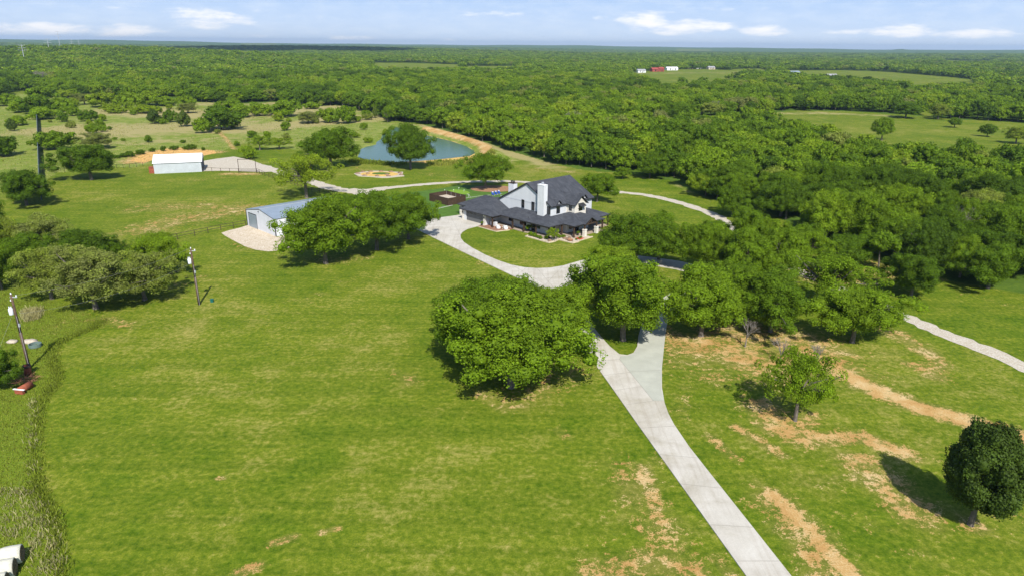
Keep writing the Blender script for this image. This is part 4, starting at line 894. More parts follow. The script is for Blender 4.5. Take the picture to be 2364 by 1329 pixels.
# rusty steel pipe pieces at the left
j = at(66, 864); r = empty('rusty_casing', (j.x - .1, j.y + .1, 0), .2, 'rusty steel casing around the foot of the left utility pole', 'pipe')
m = MB(); m.lathe([(.26, 0), (.42, .0), (.42, 1.2), (.28, 1.2), (.28, .02)], n=14); m.build('casing', MAT['rust'], r, True); m = MB(); m.lathe([(.42, 1.0), (.5, 1.0), (.5, 1.25), (.3, 1.25)], n=14); m.build('rim', MAT['pipe'], r)
j = at(62, 900); r = empty('rusty_tank', (j.x, j.y, 0), 1.4, 'rusty steel tank with a pale board across it in the weeds', 'tank')
m = MB(); m.tube((-.9, 0, .45), (.7, 0, .5), .42, n=16); m.build('tank_shell', MAT['rust'], r, True); m = MB(); m.box((-.95, 0, .3), (.35, 1.1, .5)); m.build('tank_foot', MAT['rust'], r)
m = MB(); m.box((-1.0, 0, .62), (.22, 1.5, .07)); tag(m.build('pale_board', MAT['white_paint']), 'pale board lying across the end of the rusty tank', 'board'); o = bpy.data.objects['pale_board']; o.location = r.location; o.rotation_euler = r.rotation_euler
j = at(80, 790); m = MB(); m.blob((0, 0, .1), .8, 9, .16, 3, sc=(1.25, .8, .5)); o = m.build('sand_mound', MAT['pink_rock'], None, True); o.location = (j.x - .6, j.y, 0); tag(o, 'pale spoil mound behind the left utility pole', 'mound')
j = at(72, 800); m = MB(); m.lathe([(.0, 0), (.75, 0), (.8, .1), (.8, .5), (.7, .5), (.7, .08), (0, .08)], n=18); o = m.build('water_trough', simple('trough_teal', (.12, .17, .15), .7)); o.location = (j.x + .6, j.y, 0); tag(o, 'round faded teal trough beside the spoil mound', 'trough')
j = at(28, 790); m = MB(); m.blob((0, 0, .15), .6, 19, .2, 2, sc=(1.2, 1, .5)); o = m.build('stone_heap', MAT['pink_rock'], None, True); o.location = (j.x, j.y, 0); tag(o, 'tan stone heap left of the leaning utility pole', 'rock')
rb = random.Random(8)
m = MB()
for k in range(70):
    a = rb.uniform(0, 6.28); rr = rb.uniform(0, 1.1); z = rb.uniform(.05, .6); b2 = a + rb.uniform(-1.2, 1.2)
    m.tube((rr * math.cos(a), rr * math.sin(a), z), (rr * math.cos(a) + math.cos(b2) * 1.0, rr * math.sin(a) + math.sin(b2) * 1.0, rb.uniform(.05, .8)), .03, .012, 5)
j = at(60, 880); o = m.build('brush_pile', simple('reddish_brush', (.30, .14, .08), .9, .3)); o.location = (j.x, j.y, 0); tag(o, 'reddish brush pile between the two rusty steel pieces', 'brush pile', kind='stuff')

# hay bales
def bale(loc, rz, label):
    r = empty('hay_bale', loc, rz, label, 'hay bale', 'round hay bales stacked at the bottom left'); m = MB(); n = 26; prof = [(-.74, .66), (-.70, .74), (-.4, .76), (0, .78), (.4, .76), (.70, .74), (.74, .66)]
    i0 = 0
    for (x, rr) in prof:
        for k in range(n): a = 2 * math.pi * k / n; q = rr * (1 + .02 * math.sin(3 * a + x * 5)); m.v.append((x, q * math.cos(a), .77 + q * math.sin(a)))
    for jx in range(len(prof) - 1):
        for k in range(n): a = jx * n + k; b = jx * n + (k + 1) % n; m.f.append((a, a + n, b + n, b)); m.m.append(0)
    m.build('net_wrap', MAT['hay'], r, True)
    for sx in (-.74, .74):
        e = MB(); e.blob((sx, 0, .77), .66, 3, .04, 3, sc=(.06, 1, 1)); e.build('bale_end', MAT['hay_end'], r)
B0 = at(62, 1292); ba = math.radians(22); bd = Vector((math.cos(ba), math.sin(ba), 0)); bn = Vector((-bd.y, bd.x, 0))
B0 = B0 - bd * .9
for i, (cx, cy, lab) in enumerate([(0, 0, 'weathered round hay bale at the far right end of the stack'), (-1.5, 0, 'weathered round hay bale second from the right in the far row'), (-.15, -1.6, 'weathered round hay bale at the right end of the near row'), (-1.65, -1.6, 'greenish round hay bale left in the near row'), (-.3, -3.2, 'round hay bale cut by the bottom edge of the photo'), (-1.8, -3.2, 'round hay bale at the bottom left corner of the photo'), (-3.0, 0, 'round hay bale at the far left of the far row')]):
    p = B0 + bd * cx + bn * cy; bale((p.x, p.y, 0), ba, lab)

# ------------------------------------------------------------------ trees
ICO = None
def ico():
    global ICO
    if ICO is None:
        bm = bmesh.new(); bmesh.ops.create_icosphere(bm, subdivisions=1, radius=1.0); bm.verts.ensure_lookup_table()
        ICO = (np.array([v.co[:] for v in bm.verts]), np.array([[v.index for v in f.verts] for f in bm.faces])); bm.free()
    return ICO
def unit(a): return a / np.maximum(np.linalg.norm(a, axis=1, keepdims=True), 1e-9)
def crown_mesh(name, seed, R, z0, z1, ncl, nl, leaf, rc, mat, low=-0.35, squash=.75, core=.78, pw=.55, taper=0.0, irr=.16, smooth_n=0.65, lobes=.42):
    """crown of many leaf-sized faces gathered in clumps; returns mesh and clump centres"""
    g = np.random.default_rng(seed); zc = z0 + (z1 - z0) * .42; ht, hb = z1 - zc, zc - z0
    C = []
    ph = g.uniform(0, 6.28, 3)
    LB = g.normal(size=(8, 3)); LB[:, 2] = np.abs(LB[:, 2]) * .8 - .15; LB = unit(LB)
    for i in range(ncl):
        el = math.asin(np.clip(low + (1 - low) * ((i + .5) / ncl), -1, 1)); az_ = i * 2.39996 + g.uniform(-.4, .4)
        k = g.uniform(pw, 1.0) ** .6 if i % 4 else g.uniform(.2, .7)
        rr = (R - rc * .7) * k * math.cos(el) ** .8 * (1 + irr * math.sin(2 * az_ + ph[0]) + irr * .6 * math.sin(5 * az_ + ph[1]) + g.uniform(-irr, irr) * .6)
        zz = zc + ((ht if el > 0 else hb) - rc * .6) * math.sin(el) * (.75 + .25 * k)
        if lobes:
            u_ = np.array([math.cos(el) * math.cos(az_), math.cos(el) * math.sin(az_), math.sin(el)]); q_ = min(max((float((LB @ u_).max()) - .62) / .33, 0), 1); q_ = (1 - lobes * .62) + lobes * q_ * q_ * (3 - 2 * q_); rr *= q_; zz = zc + (zz - zc) * q_ if el > 0 else zz
        if taper: rr *= 1 - taper * max(0, (zz - z0) / (z1 - z0))
        C.append((rr * math.cos(az_), rr * math.sin(az_), zz))
    C = np.array(C); rcs = rc * g.uniform(.7, 1.25, ncl)
    out = C - np.array([0, 0, zc - hb * .3]); out = unit(out)
    n = ncl * nl; ci = np.repeat(np.arange(ncl), nl)
    d = unit(g.normal(size=(n, 3)) + out[ci] * .55 + np.array([0, 0, .25])); rad = rcs[ci] * g.uniform(.80, 1.12, n) * (1 + .18 * np.sin(d[:, 0] * 6 + ci) * np.sin(d[:, 1] * 5 + ci * 1.7))
    pos = C[ci] + d * rad[:, None] * np.array([1, 1, squash])
    nrm = unit(d * smooth_n + g.normal(size=(n, 3)) * .42 + np.array([0, 0, .22])); t = unit(np.cross(nrm, g.normal(size=(n, 3)))); b = np.cross(nrm, t)
    s = leaf * g.uniform(.55, 1.25, n)[:, None]
    Vv = np.stack([pos - t * s * .5 - b * s * .15, pos - b * s * .42 + t * s * .1, pos + t * s * .55 + b * s * .1, pos + b * s * .42 - t * s * .12], 1).reshape(-1, 3)
    F = np.arange(n * 4).reshape(-1, 4)
    lv = np.clip(.5 + g.normal(size=n) * .22 + (g.uniform(-.30, .30, ncl))[ci], 0, 1)
    if core:
        iv, if_ = ico(); cv = (C[:, None, :] + iv[None] * (rcs * core)[:, None, None] * np.array([1, 1, squash]) * g.uniform(.85, 1.1, (ncl, len(iv), 1))).reshape(-1, 3)
        cf = (if_[None] + (np.arange(ncl) * len(iv))[:, None, None]).reshape(-1, 3) + len(Vv); cf4 = np.concatenate([cf, cf[:, 2:3]], 1)
        # triangles stored via separate ngon arrays
        me = bpy.data.meshes.new(name); V = np.concatenate([Vv, cv]); me.vertices.add(len(V)); me.vertices.foreach_set('co', V.astype(np.float32).ravel())
        loops = np.concatenate([F.ravel(), cf.ravel()]); me.loops.add(len(loops)); me.loops.foreach_set('vertex_index', loops.astype(np.int32))
        tot = np.concatenate([np.full(len(F), 4), np.full(len(cf), 3)]); st_ = np.concatenate([[0], np.cumsum(tot)[:-1]]); me.polygons.add(len(tot)); me.polygons.foreach_set('loop_start', st_.astype(np.int32)); me.polygons.foreach_set('loop_total', tot.astype(np.int32))
        me.materials.append(mat); me.update(calc_edges=True)
        lvv = np.concatenate([np.repeat(lv, 4), np.full(len(cv), .42)])
        a = me.attributes.new('lv', 'FLOAT', 'POINT'); a.data.foreach_set('value', lvv.astype(np.float32))
    else:
        me = np_mesh(name, Vv, F, mat, {'lv': ('POINT', np.repeat(lv, 4))})
    return me, C
def trunk_mesh(name, seed, H, zfork, r, C, nlimb, mat, lean=.3, limb_r=.45, sides=8):
    g = random.Random(seed); m = MB(); lx, ly = g.uniform(-lean, lean), g.uniform(-lean, lean); f = Vector((lx, ly, zfork))
    m.path([(0, 0, -.3), (0, 0, .15), (lx * .5, ly * .5, zfork * .5), tuple(f)], [r * 1.7, r * 1.15, r * .95, r * .8], sides)
    idx = list(range(len(C))); g.shuffle(idx)
    for i in idx[:nlimb]:
        c = Vector(C[i]); mid = f.lerp(c, .45) + Vector((g.uniform(-.3, .3), g.uniform(-.3, .3), g.uniform(-.1, .5))); m.path([tuple(f - Vector((0, 0, r))), tuple(mid), tuple(c)], [r * limb_r * 1.3, r * limb_r * .8, r * .15], max(5, sides - 3))
    me = bpy.data.meshes.new(name); me.from_pydata(m.v, [], m.f); me.materials.append(mat); me.update(); return me
PROTO = {}
def proto(key, seed, R, H, z0, ncl, nl, leaf, rc, mat='leaf', trunk_r=.28, nlimb=9, zfork=None, **k):
    cm, C = crown_mesh(key + '_crown', seed, R, z0, H, ncl, nl, leaf, rc, MAT[mat], **k)
    tm = trunk_mesh(key + '_trunk', seed, H, zfork or z0 + .25 * (H - z0), trunk_r, C, nlimb, MAT['bark'])
    PROTO[key] = (cm, tm, R, H)
for i in range(5):
    proto('oak%d' % i, 10 + i, 5.0, 9.0, .9 + .12 * i, 185, 240, .175, .90, irr=.26 + .05 * (i % 3), low=-.60, pw=.25, core=.62, smooth_n=.55, nlimb=26, squash=.92)
proto('sparse', 21, 5.0, 9.0, 1.6, 120, 210, .175, .80, core=.3, irr=.28, nlimb=30, low=-.5, pw=.3, smooth_n=.4)
proto('slim', 22, 2.0, 6.0, 3.0, 30, 90, .26, .7, trunk_r=.11, nlimb=6)
proto('cedar', 23, 4.0, 10.0, 1.6, 190, 210, .19, .75, 'cedar', .24, 6, lobes=.22, taper=.45, low=-.8, squash=1.2, irr=.10)
proto('grey', 24, 5.0, 8.0, .8, 190, 160, .17, .75, irr=.28, nlimb=34, low=-.5, pw=.3, core=.4, smooth_n=.35)
for i in range(3): proto('shrub%d' % i, 30 + i, 3.0, 4.0, -.2, 60, 85, .28, .72, trunk_r=.09, low=-.45, irr=.26, squash=.9, nlimb=6, pw=.4, smooth_n=.45)
proto('cshrub', 34, 3.0, 5.0, .0, 60, 90, .26, .65, 'cedar', .1, 4, taper=.5, low=-.6, squash=1.1)
for i in range(5): proto('wood%d' % i, 40 + i, 4.6, 8.4, .6, 70, 44, .42, 1.05, irr=.24, trunk_r=.2, nlimb=6, low=-.45, pw=.4, smooth_n=.5, core=.72, squash=.95)
for i in range(3): proto('far%d' % i, 50 + i, 5.0, 8.0, .0, 22, 11, 1.0, 1.45, irr=.2, trunk_r=.22, nlimb=2, low=-.2, core=.85)
# bare twiggy tree
def bare_mesh(seed, H=7.0, R=4.0):
    g = random.Random(seed); m = MB()
    def br(p, d, L, r, lv):
        q = p + d * L; m.tube(tuple(p), tuple(q), r, r * .6, 5 if lv < 2 else 3, caps=False)
        if lv < 5:
            for _ in range(3 if lv else 5):
                nd = (d + Vector((g.uniform(-.8, .8), g.uniform(-.8, .8), g.uniform(-.25, .55)))).normalized(); br(q, nd, L * g.uniform(.62, .85), r * .58, lv + 1)
    br(Vector((0, 0, 0)), Vector((.05, 0, 1)), H * .26, .17, 0)
    me = bpy.data.meshes.new('bare_branches'); me.from_pydata(m.v, [], m.f); me.materials.append(MAT['twig']); me.update(); return me
BARE = [bare_mesh(1), bare_mesh(2)]

rng = random.Random(77)
ALLTREES = []
def tree(key, x, y, R, H, label, cat='tree', group=None, tint=.45, rz=None, name='oak_tree', z=None):
    cm, tm, R0, H0_ = PROTO[key]; r = empty(name, (x, y, relief1(x, y) if z is None else z), rng.uniform(0, 6.28) if rz is None else rz, label, cat, group)
    k_ = rng.uniform(.88, 1.12); r.scale = (R / R0 * k_, R / R0 / k_, H / H0_)
    t = link('trunk', tm, r); c = link('crown', cm, r); c['tint'] = float(tint); ALLTREES.append((x, y, R)); return r
def tree_px(key, bx, by, wpx, topy, label, **k):
    p = at(bx, by); d = depth(p); R = wpx / 2 / (PF / d) * (.90 if wpx > 80 else 1)
    lo, hi = .3, 30.0
    for _ in range(30):
        mid = (lo + hi) / 2
        if topx((p.x, p.y + R * .35, mid))[1] > topy: lo = mid
        else: hi = mid
    return tree(key, p.x, p.y, R, lo, label, **k)
TREES = [
    ('oak0', 1180, 893, 330, 668, .50, 'huge rounded oak at the front of the big clump left of the driveway'),
    ('oak1', 1085, 835, 200, 650, .36, 'dark oak forming the left shoulder of the big clump'),
    ('oak2', 1150, 775, 210, 629, .38, 'oak at the back of the big clump, its crown touching the concrete drive'),
    ('oak4', 1285, 795, 175, 655, .55, 'loose-crowned oak on the right side of the big clump beside the driveway'),
    ('oak3', 1438, 785, 266, 588, .48, 'large twin-trunked oak growing on the driveway island'),
    ('oak4', 1400, 668, 140, 562, .66, 'small bright green tree peeking above the island oak'),
    ('oak0', 1618, 775, 205, 608, .52, 'oak just right of the driveway fork with brown soil beneath'),
    ('oak1', 1778, 765, 190, 620, .36, 'darker oak with a slim straight trunk right of the driveway fork'),
    ('oak2', 1967, 790, 190, 645, .58, 'bright spreading oak at the end of the tree row beside the gravel lane'),
    ('sparse', 1905, 712, 200, 568, .50, 'open-branched oak with a dark forked trunk behind the row end'),
    ('oak3', 2103, 686, 145, 586, .24, 'dark wide oak standing alone in front of the woods right of the row'),
    ('slim', 2027, 628, 66, 536, .40, 'slender young oak with a bare thin trunk before the woods'),
    ('oak4', 1468, 615, 150, 492, .32, 'dark oak beside the porch end of the house'),
    ('oak1', 1520, 600, 120, 488, .40, 'oak standing just right of the dark porch-side oak'),
    ('oak2', 1610, 628, 120, 505, .45, 'oak over the loop drive right of the house'),
    ('oak0', 1720, 660, 150, 528, .46, 'broad oak in the middle of the grove right of the loop drive'),
    ('oak3', 1720, 590, 110, 480, .40, 'upright oak at the back of the grove beside the gravel lane'),
    ('oak1', 1700, 722, 165, 596, .44, 'oak between the fork oak and the slim-trunked oak'),
    ('sparse', 1865, 620, 120, 520, .56, 'pale loose oak over bare ground at the back of the grove'),
    ('oak2', 1950, 620, 130, 535, .30, 'dark round oak at the right rear of the grove'),
    ('oak4', 1650, 560, 90, 508, .42, 'small oak behind the loop drive near the lane'),
    ('oak4', 1795, 648, 120, 522, .50, 'spreading oak in the right part of the grove'),
    ('oak2', 1760, 590, 100, 494, .58, 'bright oak at the back edge of the grove by the lane'),
    ('oak1', 1845, 600, 110, 512, .42, 'mid green oak over the lane at the back of the grove'),
    ('oak3', 1648, 628, 110, 520, .54, 'oak at the right end of the loop drive'),
    ('sparse', 1835, 970, 176, 790, .60, 'bright young oak standing alone on the bare lawn at lower right'),
    ('cedar', 2240, 1211, 212, 957, .35, 'dark dense cedar elm at the lower right corner with a pale trunk'),
    ('oak0', 752, 608, 200, 452, .48, 'large leaning oak in front of the white workshop'),
    ('oak3', 870, 577, 160, 444, .34, 'dark middle oak of the trio beside the workshop'),
    ('oak2', 943, 552, 130, 438, .40, 'right oak of the trio beside the concrete apron'),
    ('oak4', 800, 515, 110, 446, .36, 'oak tucked behind the trio beside the workshop roof'),
    ('sparse', 708, 457, 150, 345, .82, 'pale yellow-green oak behind the workshop, between fence and lane'),
    ('oak1', 765, 391, 125, 294, .34, 'dark oak left of the pond behind the pale oak'),
    ('oak0', 948, 391, 104, 290, .26, 'dark umbrella-shaped oak standing in front of the pond'),
    ('oak2', 1121, 436, 104, 349, .42, 'round oak on the mulch ring behind the garage'),
    ('oak4', 1378, 466, 82, 400, .44, 'oak growing right behind the house'),
    ('oak3', 212, 416, 130, 334, .26, 'dark oak left of the old metal shed, casting a wide shadow'),
    ('oak1', 62, 474, 135, 388, .24, 'dark oak in front of the screen fence at the left edge'),
    ('oak2', 375, 632, 120, 530, .62, 'bright green rounded oak behind the right utility pole'),
    ('grey', 335, 692, 190, 578, .93, 'olive brown oak with leaning trunk, rightmost of the left grove'),
    ('grey', 222, 712, 220, 570, .96, 'wide olive brown oak at the front of the left grove'),
    ('grey', 120, 690, 150, 568, .92, 'olive brown oak at the left front of the grove'),
    ('oak0', 190, 620, 150, 532, .22, 'dark green oak at the back of the left grove'),
    ('oak4', 60, 640, 130, 540, .34, 'green oak behind the left edge of the grove'),
    ('grey', 100, 590, 170, 498, .95, 'greyish thin oak at the top left of the grove'),
    ('grey', 10, 600, 110, 500, .88, 'olive tree cut by the left edge above the grove'),
    ('oak2', 5, 668, 90, 560, .40, 'green tree cut by the left edge beside the grove'),
    ('oak3', 260, 600, 80, 552, .30, 'small dark oak between grove and pipe fence'),
    ('oak1', -20, 905, 115, 795, .22, 'dark tree cut by the left edge beside the rusty junk'),
    ('oak3', -30, 540, 120, 440, .35, 'green tree cut by the left edge below the screen fence'),
    ('oak4', 1437, 413, 34, 385, .50, 'small round tree on the grass behind the house'),
    ('oak0', 1500, 412, 70, 352, .36, 'dark oak at the woods edge behind the small round tree'),
    ('sparse', 895, 283, 30, 248, .45, 'small round tree standing behind the head of the pond'),
    ('oak3', 1559, 284, 62, 238, .34, 'round oak standing in the small clearing beyond the woods'),
    ('oak1', 2090, 273, 62, 236, .30, 'dark oak at the far side of the bright meadow'),
    ('grey', 2165, 276, 46, 240, .90, 'bare-looking fan-shaped tree at the far side of the bright meadow'),
    ('oak0', 2278, 316, 34, 287, .40, 'small leaning oak in the bright meadow, second from the right'),
    ('grey', 2345, 332, 56, 292, .88, 'olive tree at the right edge of the bright meadow'),
    ('oak2', 2203, 295, 28, 270, .36, 'small dark bent tree in the bright meadow'),
    ('oak4', 2035, 325, 46, 272, .55, 'thin tree beside the dark tank at the meadow edge'),
    ('oak0', 1690, 500, 90, 432, .35, 'dark oak at the woods edge where the lane disappears'),
    ('oak2', 1905, 560, 150, 430, .62, 'tall bright oak rising from the woods right of the grove'),
    ('oak3', 2280, 665, 150, 560, .34, 'full oak at the woods edge near the right border'),
    ('oak0', 2215, 640, 90, 545, .58, 'light green shrubby oak at the woods edge right of the lone dark oak'),
]
for (k, bx, by, wpx, ty, tint, lab) in TREES: tree_px(k, bx, by, wpx, ty, lab, tint=tint)
# tree in bed, planters, shrubs near the house
tree_px('sparse', 1276, 557, 24, 523, 'small ornamental tree staked in the rock flower bed', tint=.72, name='ornamental_tree')
for i, (a, b, R, lab) in enumerate([(11.2, 1.1, .6, 'first green shrub from the left in the flower bed'), (12.3, 1.2, .55, 'second green shrub from the left in the flower bed'), (13.3, 1.0, .45, 'low green shrub left of the bed tree'), (14.4, .8, .5, 'green shrub just left of the bed tree'), (15.4, 1.6, .45, 'round shrub behind the bed tree'), (16.2, 3.2, .4, 'small shrub right of the bed tree'), (16.6, 4.4, .5, 'round shrub beside the porch slab'), (17.2, 5.3, .45, 'shrub just left of the corner post'), (20.2, 7.2, .28, 'tiny shrub beside the left stone column'), (19.9, 8.0, .28, 'tiny shrub in front of the left stone column'), (20.3, 6.0, .25, 'tiny shrub beside the red mulch')]):
    x, y, _ = hloc(a, b); tree('shrub%d' % (i % 3), x, y, R, R * 1.5, lab, 'shrub', 'shrubs in the flower bed', .55, name='bed_shrub', z=.08)
def potted(a, b, lab, R=.35, h=.5, mat='black'):
    x, y, _ = hloc(a, b); r = empty('potted_plant', (x, y, .13), 0, lab, 'potted plant')
    m = MB(); m.lathe([(0, 0), (.16, 0), (.24, h), (.20, h), (0, h - .06)], n=12); m.build('pot', MAT[mat], r, True)
    c = link('foliage', PROTO['shrub1'][0], r); c.scale = (R / 3,) * 3; c.location = (0, 0, h - .05); c['tint'] = .5
potted(-3.0, -.75, 'potted plant at the foot of the right garage pier'); potted(8.3, 3.2, 'tall leafy plant in a dark pot on the porch beside a post', .7, .6); potted(18.2, 9.0, 'potted plant on the porch behind the left stone column', .4)

# scrub in the left pasture : base x, y, width, top y, kind, tint
SCRUB = [(357, 286, 38, 254, 'cshrub', .3), (393, 283, 26, 255, 'shrub0', .25), (426, 293, 38, 257, 'cshrub', .6), (512, 300, 100, 248, 'oak1', .16), (468, 308, 34, 275, 'shrub1', .45), (125, 346, 82, 303, 'oak4', .34), (225, 343, 78, 306, 'grey', .9), (5, 362, 75, 315, 'shrub2', .22), (28, 303, 26, 275, 'cshrub', .5), (42, 290, 40, 268, 'shrub0', .5),
         (233, 299, 22, 276, 'shrub2', .4), (214, 309, 26, 288, 'shrub0', .4), (206, 280, 38, 256, 'shrub1', .28), (148, 282, 24, 260, 'shrub2', .3), (168, 268, 30, 245, 'shrub0', .4), (100, 276, 58, 248, 'oak4', .5), (600, 347, 44, 310, 'sparse', .55), (575, 367, 36, 338, 'shrub0', .5), (645, 345, 52, 316, 'sparse', .6), (660, 302, 22, 282, 'shrub1', .4), (618, 322, 20, 303, 'shrub2', .45), (547, 337, 16, 326, 'shrub0', .4),
         (712, 285, 60, 258, 'grey', .92), (800, 286, 46, 245, 'oak3', .35), (760, 283, 50, 252, 'shrub1', .5), (660, 270, 66, 232, 'oak1', .42), (600, 268, 50, 240, 'shrub0', .52), (560, 272, 46, 243, 'shrub2', .48), (530, 262, 56, 234, 'oak2', .4), (434, 262, 46, 238, 'grey', .86), (430, 252, 40, 224, 'shrub1', .5), (866, 273, 12, 244, 'cshrub', .8), (845, 268, 20, 255, 'shrub1', .4), (750, 242, 16, 232, 'shrub2', .3), (720, 252, 36, 236, 'shrub0', .5),
         (380, 245, 50, 224, 'shrub1', .5), (345, 244, 66, 212, 'oak0', .55), (300, 250, 60, 216, 'oak2', .5), (235, 247, 62, 214, 'oak4', .62), (190, 222, 50, 200, 'oak1', .18), (145, 258, 50, 228, 'shrub1', .45), (85, 262, 60, 222, 'oak2', .28), (45, 260, 50, 232, 'shrub0', .5), (12, 245, 50, 218, 'oak0', .45), (95, 235, 60, 200, 'oak3', .4), (255, 258, 40, 240, 'shrub2', .62), (330, 262, 50, 243, 'shrub0', .62),
         (480, 232, 50, 205, 'oak3', .5), (270, 262, 40, 248, 'shrub1', .6), (196, 242, 50, 216, 'grey', .9), (905, 300, 14, 288, 'shrub0', .4), (890, 312, 20, 296, 'shrub1', .6), (840, 300, 16, 284, 'shrub2', .45), (1015, 377, 10, 369, 'shrub1', .4), (820, 318, 22, 306, 'shrub0', .55), (850, 330, 20, 318, 'shrub1', .55)]
for i, (bx, by, wpx, ty, k, tint) in enumerate(SCRUB):
    if k[:3] == 'oak': k = 'shrub%d' % (i % 3)
    side = 'beyond the screen fence' if bx < 82 else ('left of the metal shed' if bx < 350 else ('behind the old metal shed' if bx < 480 else ('between the metal shed and the pond' if bx < 780 else 'near the pond')))
    tone = 'dark cedar-like' if k == 'cshrub' else ('olive' if tint > .8 else ('dark green' if tint < .33 else ('mid green' if tint < .5 else 'light green')))
    size = 'wide' if wpx > 55 else ('small' if wpx < 27 else 'rounded'); dist = 'near the woods' if by < 262 else ('in mid pasture' if by < 305 else 'at the near side')
    tree_px(k, bx, by, wpx, ty, '%s %s bush %s, %s' % (size, tone, dist, side), tint=min(tint + .14, .97) if tint > .3 else tint + .05, cat='shrub', group='bushes scattered over the left pasture', name='pasture_shrub')
rs_ = random.Random(21); cnt = 0
while cnt < 46:
    bx, by = rs_.uniform(110, 880), rs_.uniform(238, 335)
    if (by > 300 and rs_.random() < .6) or (820 < bx and by > 285): continue
    w_ = rs_.uniform(9, 26); tt = rs_.choice((.4, .55, .7, .78, .93)); half = 'left' if bx < 350 else ('middle' if bx < 620 else 'right'); tone = 'olive' if tt > .8 else ('light green' if tt > .5 else 'mid green')
    lab = 'tiny %s bush on the %s of the dry pasture, %s' % (tone, half, 'near woods' if by < 262 else 'clear of woods')
    tree_px('shrub%d' % (cnt % 3), bx, by, w_, by - w_ * rs_.uniform(.55, .95), lab, tint=tt, cat='shrub', group=lab.replace('bush', 'bushes'), name='small_bush'); cnt += 1
# row of weedy shrubs on the orange clay
for i, (bx, by, wpx, ty) in enumerate([(285, 363, 22, 354), (300, 362, 26, 350), (325, 357, 26, 346), (352, 351, 14, 342), (377, 349, 14, 338), (402, 347, 18, 337), (428, 346, 12, 338), (442, 346, 20, 334), (470, 348, 10, 340), (265, 366, 20, 358)]):
    tree_px('shrub%d' % (i % 3), bx, by, wpx, ty, 'low dark weedy shrub in the row along the orange clay behind the metal shed', tint=.28, cat='shrub', group='low shrubs along the orange clay', name='low_shrub')

# ------------------------------------------------------------------ woods
g = np.random.default_rng(5)
def scatter_ring(r0, r1, spacing, amax=.86):
    n = int((r1 ** 2 - r0 ** 2) * amax / spacing ** 2); r = np.sqrt(g.uniform(r0 ** 2, r1 ** 2, n)); a = g.uniform(-amax, amax, n); return r * np.sin(a), r * np.cos(a)
def relax_grid(r0, r1, spacing, amax=.86, jit=.42):
    """jittered grid"""
    xs = np.arange(-r1, r1, spacing); ys = np.arange(0, r1, spacing); X, Y = np.meshgrid(xs, ys); X = X.ravel() + g.uniform(-jit, jit, X.size) * spacing; Y = Y.ravel() + g.uniform(-jit, jit, Y.size) * spacing
    r = np.hypot(X, Y); a = np.arctan2(X, Y); k = (r >= r0) & (r < r1) & (np.abs(a) < amax); return X[k], Y[k]
pts = []
for (r0, r1, sp) in ((90, 700, 7.4), (700, 1500, 9.0), (1500, 3000, 12.5), (3000, 6500, 20.0)):
    X, Y = relax_grid(r0, r1, sp, .80); k = woods_mask(X, Y); X, Y = X[k], Y[k]
    r = np.hypot(X, Y); patch = np.sin(X / 31 + 1.3) * np.sin(Y / 47) + .6 * np.sin(X / 13 + Y / 19) + .5 * np.sin(X / 90 - Y / 70)
    tint = np.clip(.44 + .12 * patch + g.normal(size=len(X)) * .17, .02, .84)
    old = g.uniform(size=len(X)) < .05; tint[old] = g.uniform(.86, 1.0, old.sum())
    sc = (sp / 7.4) ** .75 * g.uniform(.68, 1.42, len(X)); hs = g.uniform(.75, 1.22, len(X))
    pts.append(np.stack([X, Y, relief(X, Y), sc, hs, tint, r], 1))
W_ = np.concatenate(pts)
# keep clear of hand-placed trees
T_ = np.array(ALLTREES)
nearm = W_[:, 6] < 450; keep = np.ones(len(W_), bool); sub = np.where(nearm)[0]
D_ = np.hypot(W_[sub, 0][:, None] - T_[None, :, 0], W_[sub, 1][:, None] - T_[None, :, 1]) - T_[None, :, 2] * .75
keep[sub] = D_.min(1) > 1.5
# keep off the gravel lane
lane = [(p.x, p.y) for p in P([(2900, 1090), (2364, 846), (2070, 722), (1880, 640), (1790, 600), (1720, 545), (1655, 500), (1540, 461)])]
keep[sub] &= seg_dist(W_[sub, 0], W_[sub, 1], lane) > 4.5
W_ = W_[keep]
px_, py_ = topx_arr(W_[:, 0], W_[:, 1], W_[:, 2] + 5)
vis = (px_ > -60) & (px_ < PW + 60) & (py_ < PH + 100)
W_ = W_[np.argsort(W_[:, 6])]
px_, py_ = topx_arr(W_[:, 0], W_[:, 1], W_[:, 2] + 5); vis = (px_ > -20) & (px_ < PW + 20)
ind = np.where(vis)[0][:232]; ind_set = np.zeros(len(W_), bool); ind_set[ind] = True
for i in ind:
    x, y, z, sc, hs, tint, r = W_[i]; R = 4.6 * sc; H = 8.4 * sc ** .6 * hs
    xx = topx((x, y, 0))[0]
    zones = [(1000, 'beside the pond'), (1150, 'behind the pond bank'), (1290, 'above the house chimneys'), (1400, 'behind the house ridge'), (1520, 'behind the small round tree'), (1650, 'at the lane bend'), (1800, 'behind the grove'), (1950, 'right of the grove'), (2100, 'above the lone dark oak'), (2240, 'near the right border'), (9999, 'at the right border')]
    where = next(zn for lim, zn in zones if xx < lim); rank = 'front' if r < 195 else ('middle' if r < 235 else 'rear')
    size = ('small' if sc < .85 else ('large' if sc > 1.18 else 'medium')) + (' tall' if hs > 1.06 else (' squat' if hs < .88 else ''))
    tone = 'olive-brown' if tint > .85 else ('dark green' if tint < .36 else ('mid green' if tint < .54 else 'bright green'))
    lab = '%s %s oak in the %s rank of woods %s' % (size, tone, rank, where)
    tree(('oak%d' % (i % 5)) if r < 210 else ('wood%d' % (i % 5)), x, y, R, H, lab, tint=tint, group='woodland oaks: ' + lab, name='woodland_oak', z=z)
rest = W_[~ind_set]
print('woods instances', len(rest), 'individuals', len(ALLTREES))
idx = np.where(rest[:, 6] < 900, np.arange(len(rest)) % 5, 5 + np.arange(len(rest)) % 3)
